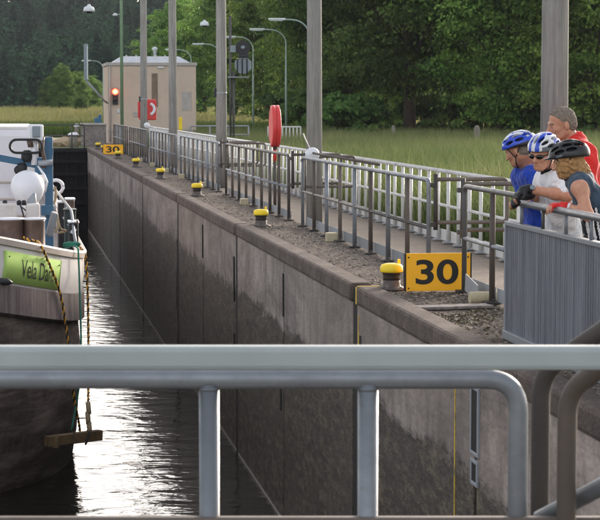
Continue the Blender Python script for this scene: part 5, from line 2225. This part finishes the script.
torso_ops(C, nk + np.array([.014, 0, -.005]), sL, sR, ch, wa, pe, .018)
C.cap(sL, sL * .2 + eL * .8, .072, .066, .03)
C.cap(sR, sR * .2 + eR * .8, .072, .066, .03)
C.cap(nk + np.array([-.005, 0, .035]), nk + np.array([.0, 0, -.03]), .088, .10, .05)
wrinkle(C, .006, 30)
pers_part(C, 'jersey', 'cloth_blue', o, .008)
sh.cap(pe + lat * .07, pe - lat * .07, .13, None, .05)
pers_part(sh, 'shorts', 'cloth_black', o, .012)
pers_part(so, 'shoes', 'shoe', o, .012)


def mi_p1(c):
    a = np.abs(c[:, 1])
    r_ = np.full(len(c), 1)
    r_[(a > .012) & (a < .036)] = 0
    r_[(a > .058) & (a < .074) & (c[:, 2] > .07)] = 0
    r_[c[:, 2] < .035] = 2
    r_[(a < .012)] = 2
    return r_


helmet(o, hc, Mx, ['helmet_white', 'helmet_blue', 'helmet_black'], mi_p1)
hs = Implicit()
hs.ell(hc + Mx @ np.array([-.035, 0, -.005]), (.085, .078, .075), Mx, .02)
hs.planes.append((hc + Mx @ np.array([-.02, 0, 0]), Mx @ np.array([1, 0, .25])))
wrinkle(hs, .003, 130)
pers_part(hs, 'hair', 'hair_grey', o, .007)

# ---- woman in navy sleeveless top, nearest
o = person('blond cyclist in sleeveless navy top with black helmet and red glove', None)
nk, ch, wa, pe = J(581, 178, 14.2), J(592, 203, 14.22), J(601, 238, 14.3), J(607, 262, 14.32)
pe[2] = .90
sL, eL, wL = J(580, 188, 14.0), J(588, 215, 13.92), J(566, 206.5, 14.0)
sR, eR, wR = J(577, 183, 14.40), J(580, 208, 14.46), J(560, 207, 14.4)
hc = J(567, 161.5, 14.2)
Mx = frame((-.88, .47), .26, .04)
S = Implicit()
torso_ops(S, nk, sL, sR, ch, wa, pe, -.008)
head_ops(S, hc, Mx, nk, scale=.96)
for q in ((sL, eL, wL), (sR, eR, wR)):
    S.cap(q[0], q[1], .049, .040, .04)
    S.cap(q[1], q[2], .041, .027, .03)
dW = np.array([-1.0, -.1, .12])
hand_ops(S, wL, dW, (-.1, 0, -1), curl=.8, thumb=-1)
hand_ops(S, wR, (-1, -.1, 0), (0, 0, -1), curl=.8, thumb=1)
lat = (sL - sR) / np.linalg.norm(sL - sR)
sh, so = Implicit(), Implicit()
legs(S, pe, lat, f_, 0, so, sh)
set_body(o, S, 'skin')
C = Implicit()
torso_ops(C, nk + np.array([.015, 0, -.015]), sL * .82 + nk * .18, sR * .82 + nk * .18, ch, wa, pe, .010)
wrinkle(C, .005, 30)


def mi_p3(c):
    # striped side panel towards the chest
    k = (c[:, 2] < ch[2] - .02) & (c[:, 0] < wa[0] - .055 + (c[:, 2] - wa[2]) * -.25)
    st = (np.floor((c[:, 0] * 60 + c[:, 2] * 18)) % 2).astype(int)
    r_ = np.zeros(len(c), int)
    r_[k] = 1 + st[k]
    return r_


pers_part(C, 'sleeveless_top', ['cloth_navy', 'cloth_black', 'cloth_white'], o, .007, mi_p3)
sh.cap(pe + lat * .07, pe - lat * .07, .135, None, .05)
pers_part(sh, 'shorts', 'cloth_black', o, .012)
pers_part(so, 'shoes', 'shoe', o, .012)
gm = Implicit()
hand_ops(gm, wL, dW, (-.1, 0, -1), .004, .8, -1)
gm.cap(wL + np.array([.015, 0, 0]), wL + np.array([-.03, 0, 0]), .034, .036, .01)
gm.planes.append((wL + dW / np.linalg.norm(dW) * .12, dW))
pers_part(gm, 'glove', 'cloth_red', o, .006)
ax = (wL - eL) / np.linalg.norm(wL - eL)
MB().tube([Vector(wL - ax * .03), Vector(wL - ax * .012)], .035, 16).build('glove_cuff', 'cloth_white', o)
hs = Implicit()
w = lambda x, y, z: hc + Mx @ (np.array([x, y, z]) * .96)
hs.ell(w(-.03, 0, -.01), (.098, .092, .085), Mx, .02)
hs.ell(w(-.055, 0, -.085), (.075, .085, .07), Mx, .03)
hs.ell(w(-.10, .01, -.10), (.055, .075, .065), Mx, .03)
for y in (-1, 1):
    hs.ell(w(.03, y * .070, -.045), (.050, .028, .085), Mx, .03)
hs.planes.append((w(.075, 0, 0), Mx @ np.array([1, 0, .1])))
wrinkle(hs, .005, 120)
pers_part(hs, 'hair', 'hair_blond', o, .006)


def mi_p3h(c):
    r_ = np.zeros(len(c), int)
    r_[(np.abs(c[:, 1]) > .085) & (c[:, 2] > .035) & (c[:, 2] < .05) & (c[:, 0] > .0) & (c[:, 0] < .05)] = 1
    return r_


helmet(o, hc, Mx, ['helmet_black', 'helmet_grey'], mi_p3h, visor=True, s=1.0)

# ---- man in red shirt standing behind
o = person('grey haired man in red shirt standing behind the three cyclists', None)
nk, ch, wa, pe = J(574, 145, 15.9), J(581, 172, 15.92), J(583, 205, 15.95), J(583, 226, 15.95)
sL, eL, wL = J(586, 158, 15.70), J(592, 196, 15.66), J(583, 228, 15.6)
sR, eR, wR = J(573, 154, 16.16), J(576, 192, 16.22), J(566, 222, 16.2)
hc = J(561.5, 124.5, 15.88)
Mx = frame((-.98, -.12), .20, .0)
S = Implicit()
torso_ops(S, nk, sL, sR, ch, wa, pe, .01)
w = head_ops(S, hc, Mx, nk, scale=1.10)
arm_ops(S, sL, eL, wL)
arm_ops(S, sR, eR, wR)
hand_ops(S, wL, (-.2, 0, -1), (-.3, 1, 0), curl=.5, thumb=1)
hand_ops(S, wR, (-.2, 0, -1), (-.3, -1, 0), curl=.5, thumb=-1)
lat = (sL - sR) / np.linalg.norm(sL - sR)
sh, so = Implicit(), Implicit()
legs(S, pe, lat, f_, 0, so, sh)
set_body(o, S, 'skin_b')
C = Implicit()
torso_ops(C, nk + np.array([.01, 0, .0]), sL, sR, ch, wa, pe, .028)
C.cap(sL, sL * .3 + eL * .7, .075, .072, .03)
C.cap(sR, sR * .3 + eR * .7, .075, .072, .03)
C.cap(nk + np.array([-.003, 0, .0]), nk + np.array([.003, 0, -.03]), .086, .10, .05)
wrinkle(C, .007, 27)
pers_part(C, 'shirt', 'cloth_red', o)
C = Implicit()
C.cap(nk + np.array([-.02, 0, .085]), nk + np.array([.002, 0, .01]), .088, .112, .02)
C.planes.append((nk + np.array([0, 0, .092]), (-.6, 0, 1)))
C.cap(nk + np.array([-.012, 0, .12]), nk + np.array([-.01, 0, .03]), .071, .071, .01, True)
pers_part(C, 'collar', 'cloth_red', o, .006)
sh.cap(pe + lat * .07, pe - lat * .07, .135, None, .05)
pers_part(sh, 'shorts', 'cloth_black', o, .012)
pers_part(so, 'shoes', 'shoe', o, .012)
hs = Implicit()
hs.ell(w(-.014, 0, .036), (.1035 * 1.1, .0805 * 1.1, .0945 * 1.1), Mx, .02)
hs.ell(w(-.05, 0, -.01), (.068 * 1.1, .074 * 1.1, .07 * 1.1), Mx, .03)
hs.planes.append((w(.066, 0, .06), Mx @ np.array([1.0, 0, -.55])))
hs.planes.append((w(.012, 0, .012), Mx @ np.array([.85, 0, -.7])))
wrinkle(hs, .003, 190)
pers_part(hs, 'hair', 'hair_grey', o, .006)
for y in (-1, 1):
    MB().lathe([(.002, -.008), (.007, -.005), (.009, 0), (.007, .005), (.002, .008)], w(.084, y * .033, -.002), 10).build('eye', 'white_smooth', o)
    MB().lathe([(.001, -.005), (.004, -.003), (.005, 0), (.004, .003), (.001, .005)], w(.0895, y * .0335, -.002), 10).build('pupil', 'black_rubber', o)
    MB().tube([Vector(w(.096, y * .014, .020)), Vector(w(.099, y * .033, .026)), Vector(w(.084, y * .052, .020))], .0045, 6).build('eyebrow', 'hair_grey', o)

# ==================================================================== HAZE: thin evening air
mb = MB().box((80, 280, 14), (700, 760, 60))
hz_o = link_mesh('haze', mb.mesh('haze'))
hm = bpy.data.materials.new('evening_air')
hm.use_nodes = True
nt = hm.node_tree
nt.nodes.remove(nt.nodes['Principled BSDF'])
pv = nt.nodes.new('ShaderNodeVolumePrincipled')
pv.inputs['Color'].default_value = (.82, .88, 1.0, 1)
pv.inputs['Density'].default_value = .00011
pv.inputs['Anisotropy'].default_value = 0.0
nt.links.new(pv.outputs[0], nt.nodes['Material Output'].inputs['Volume'])
hz_o.data.materials.append(hm)
tag(hz_o, kind='stuff')
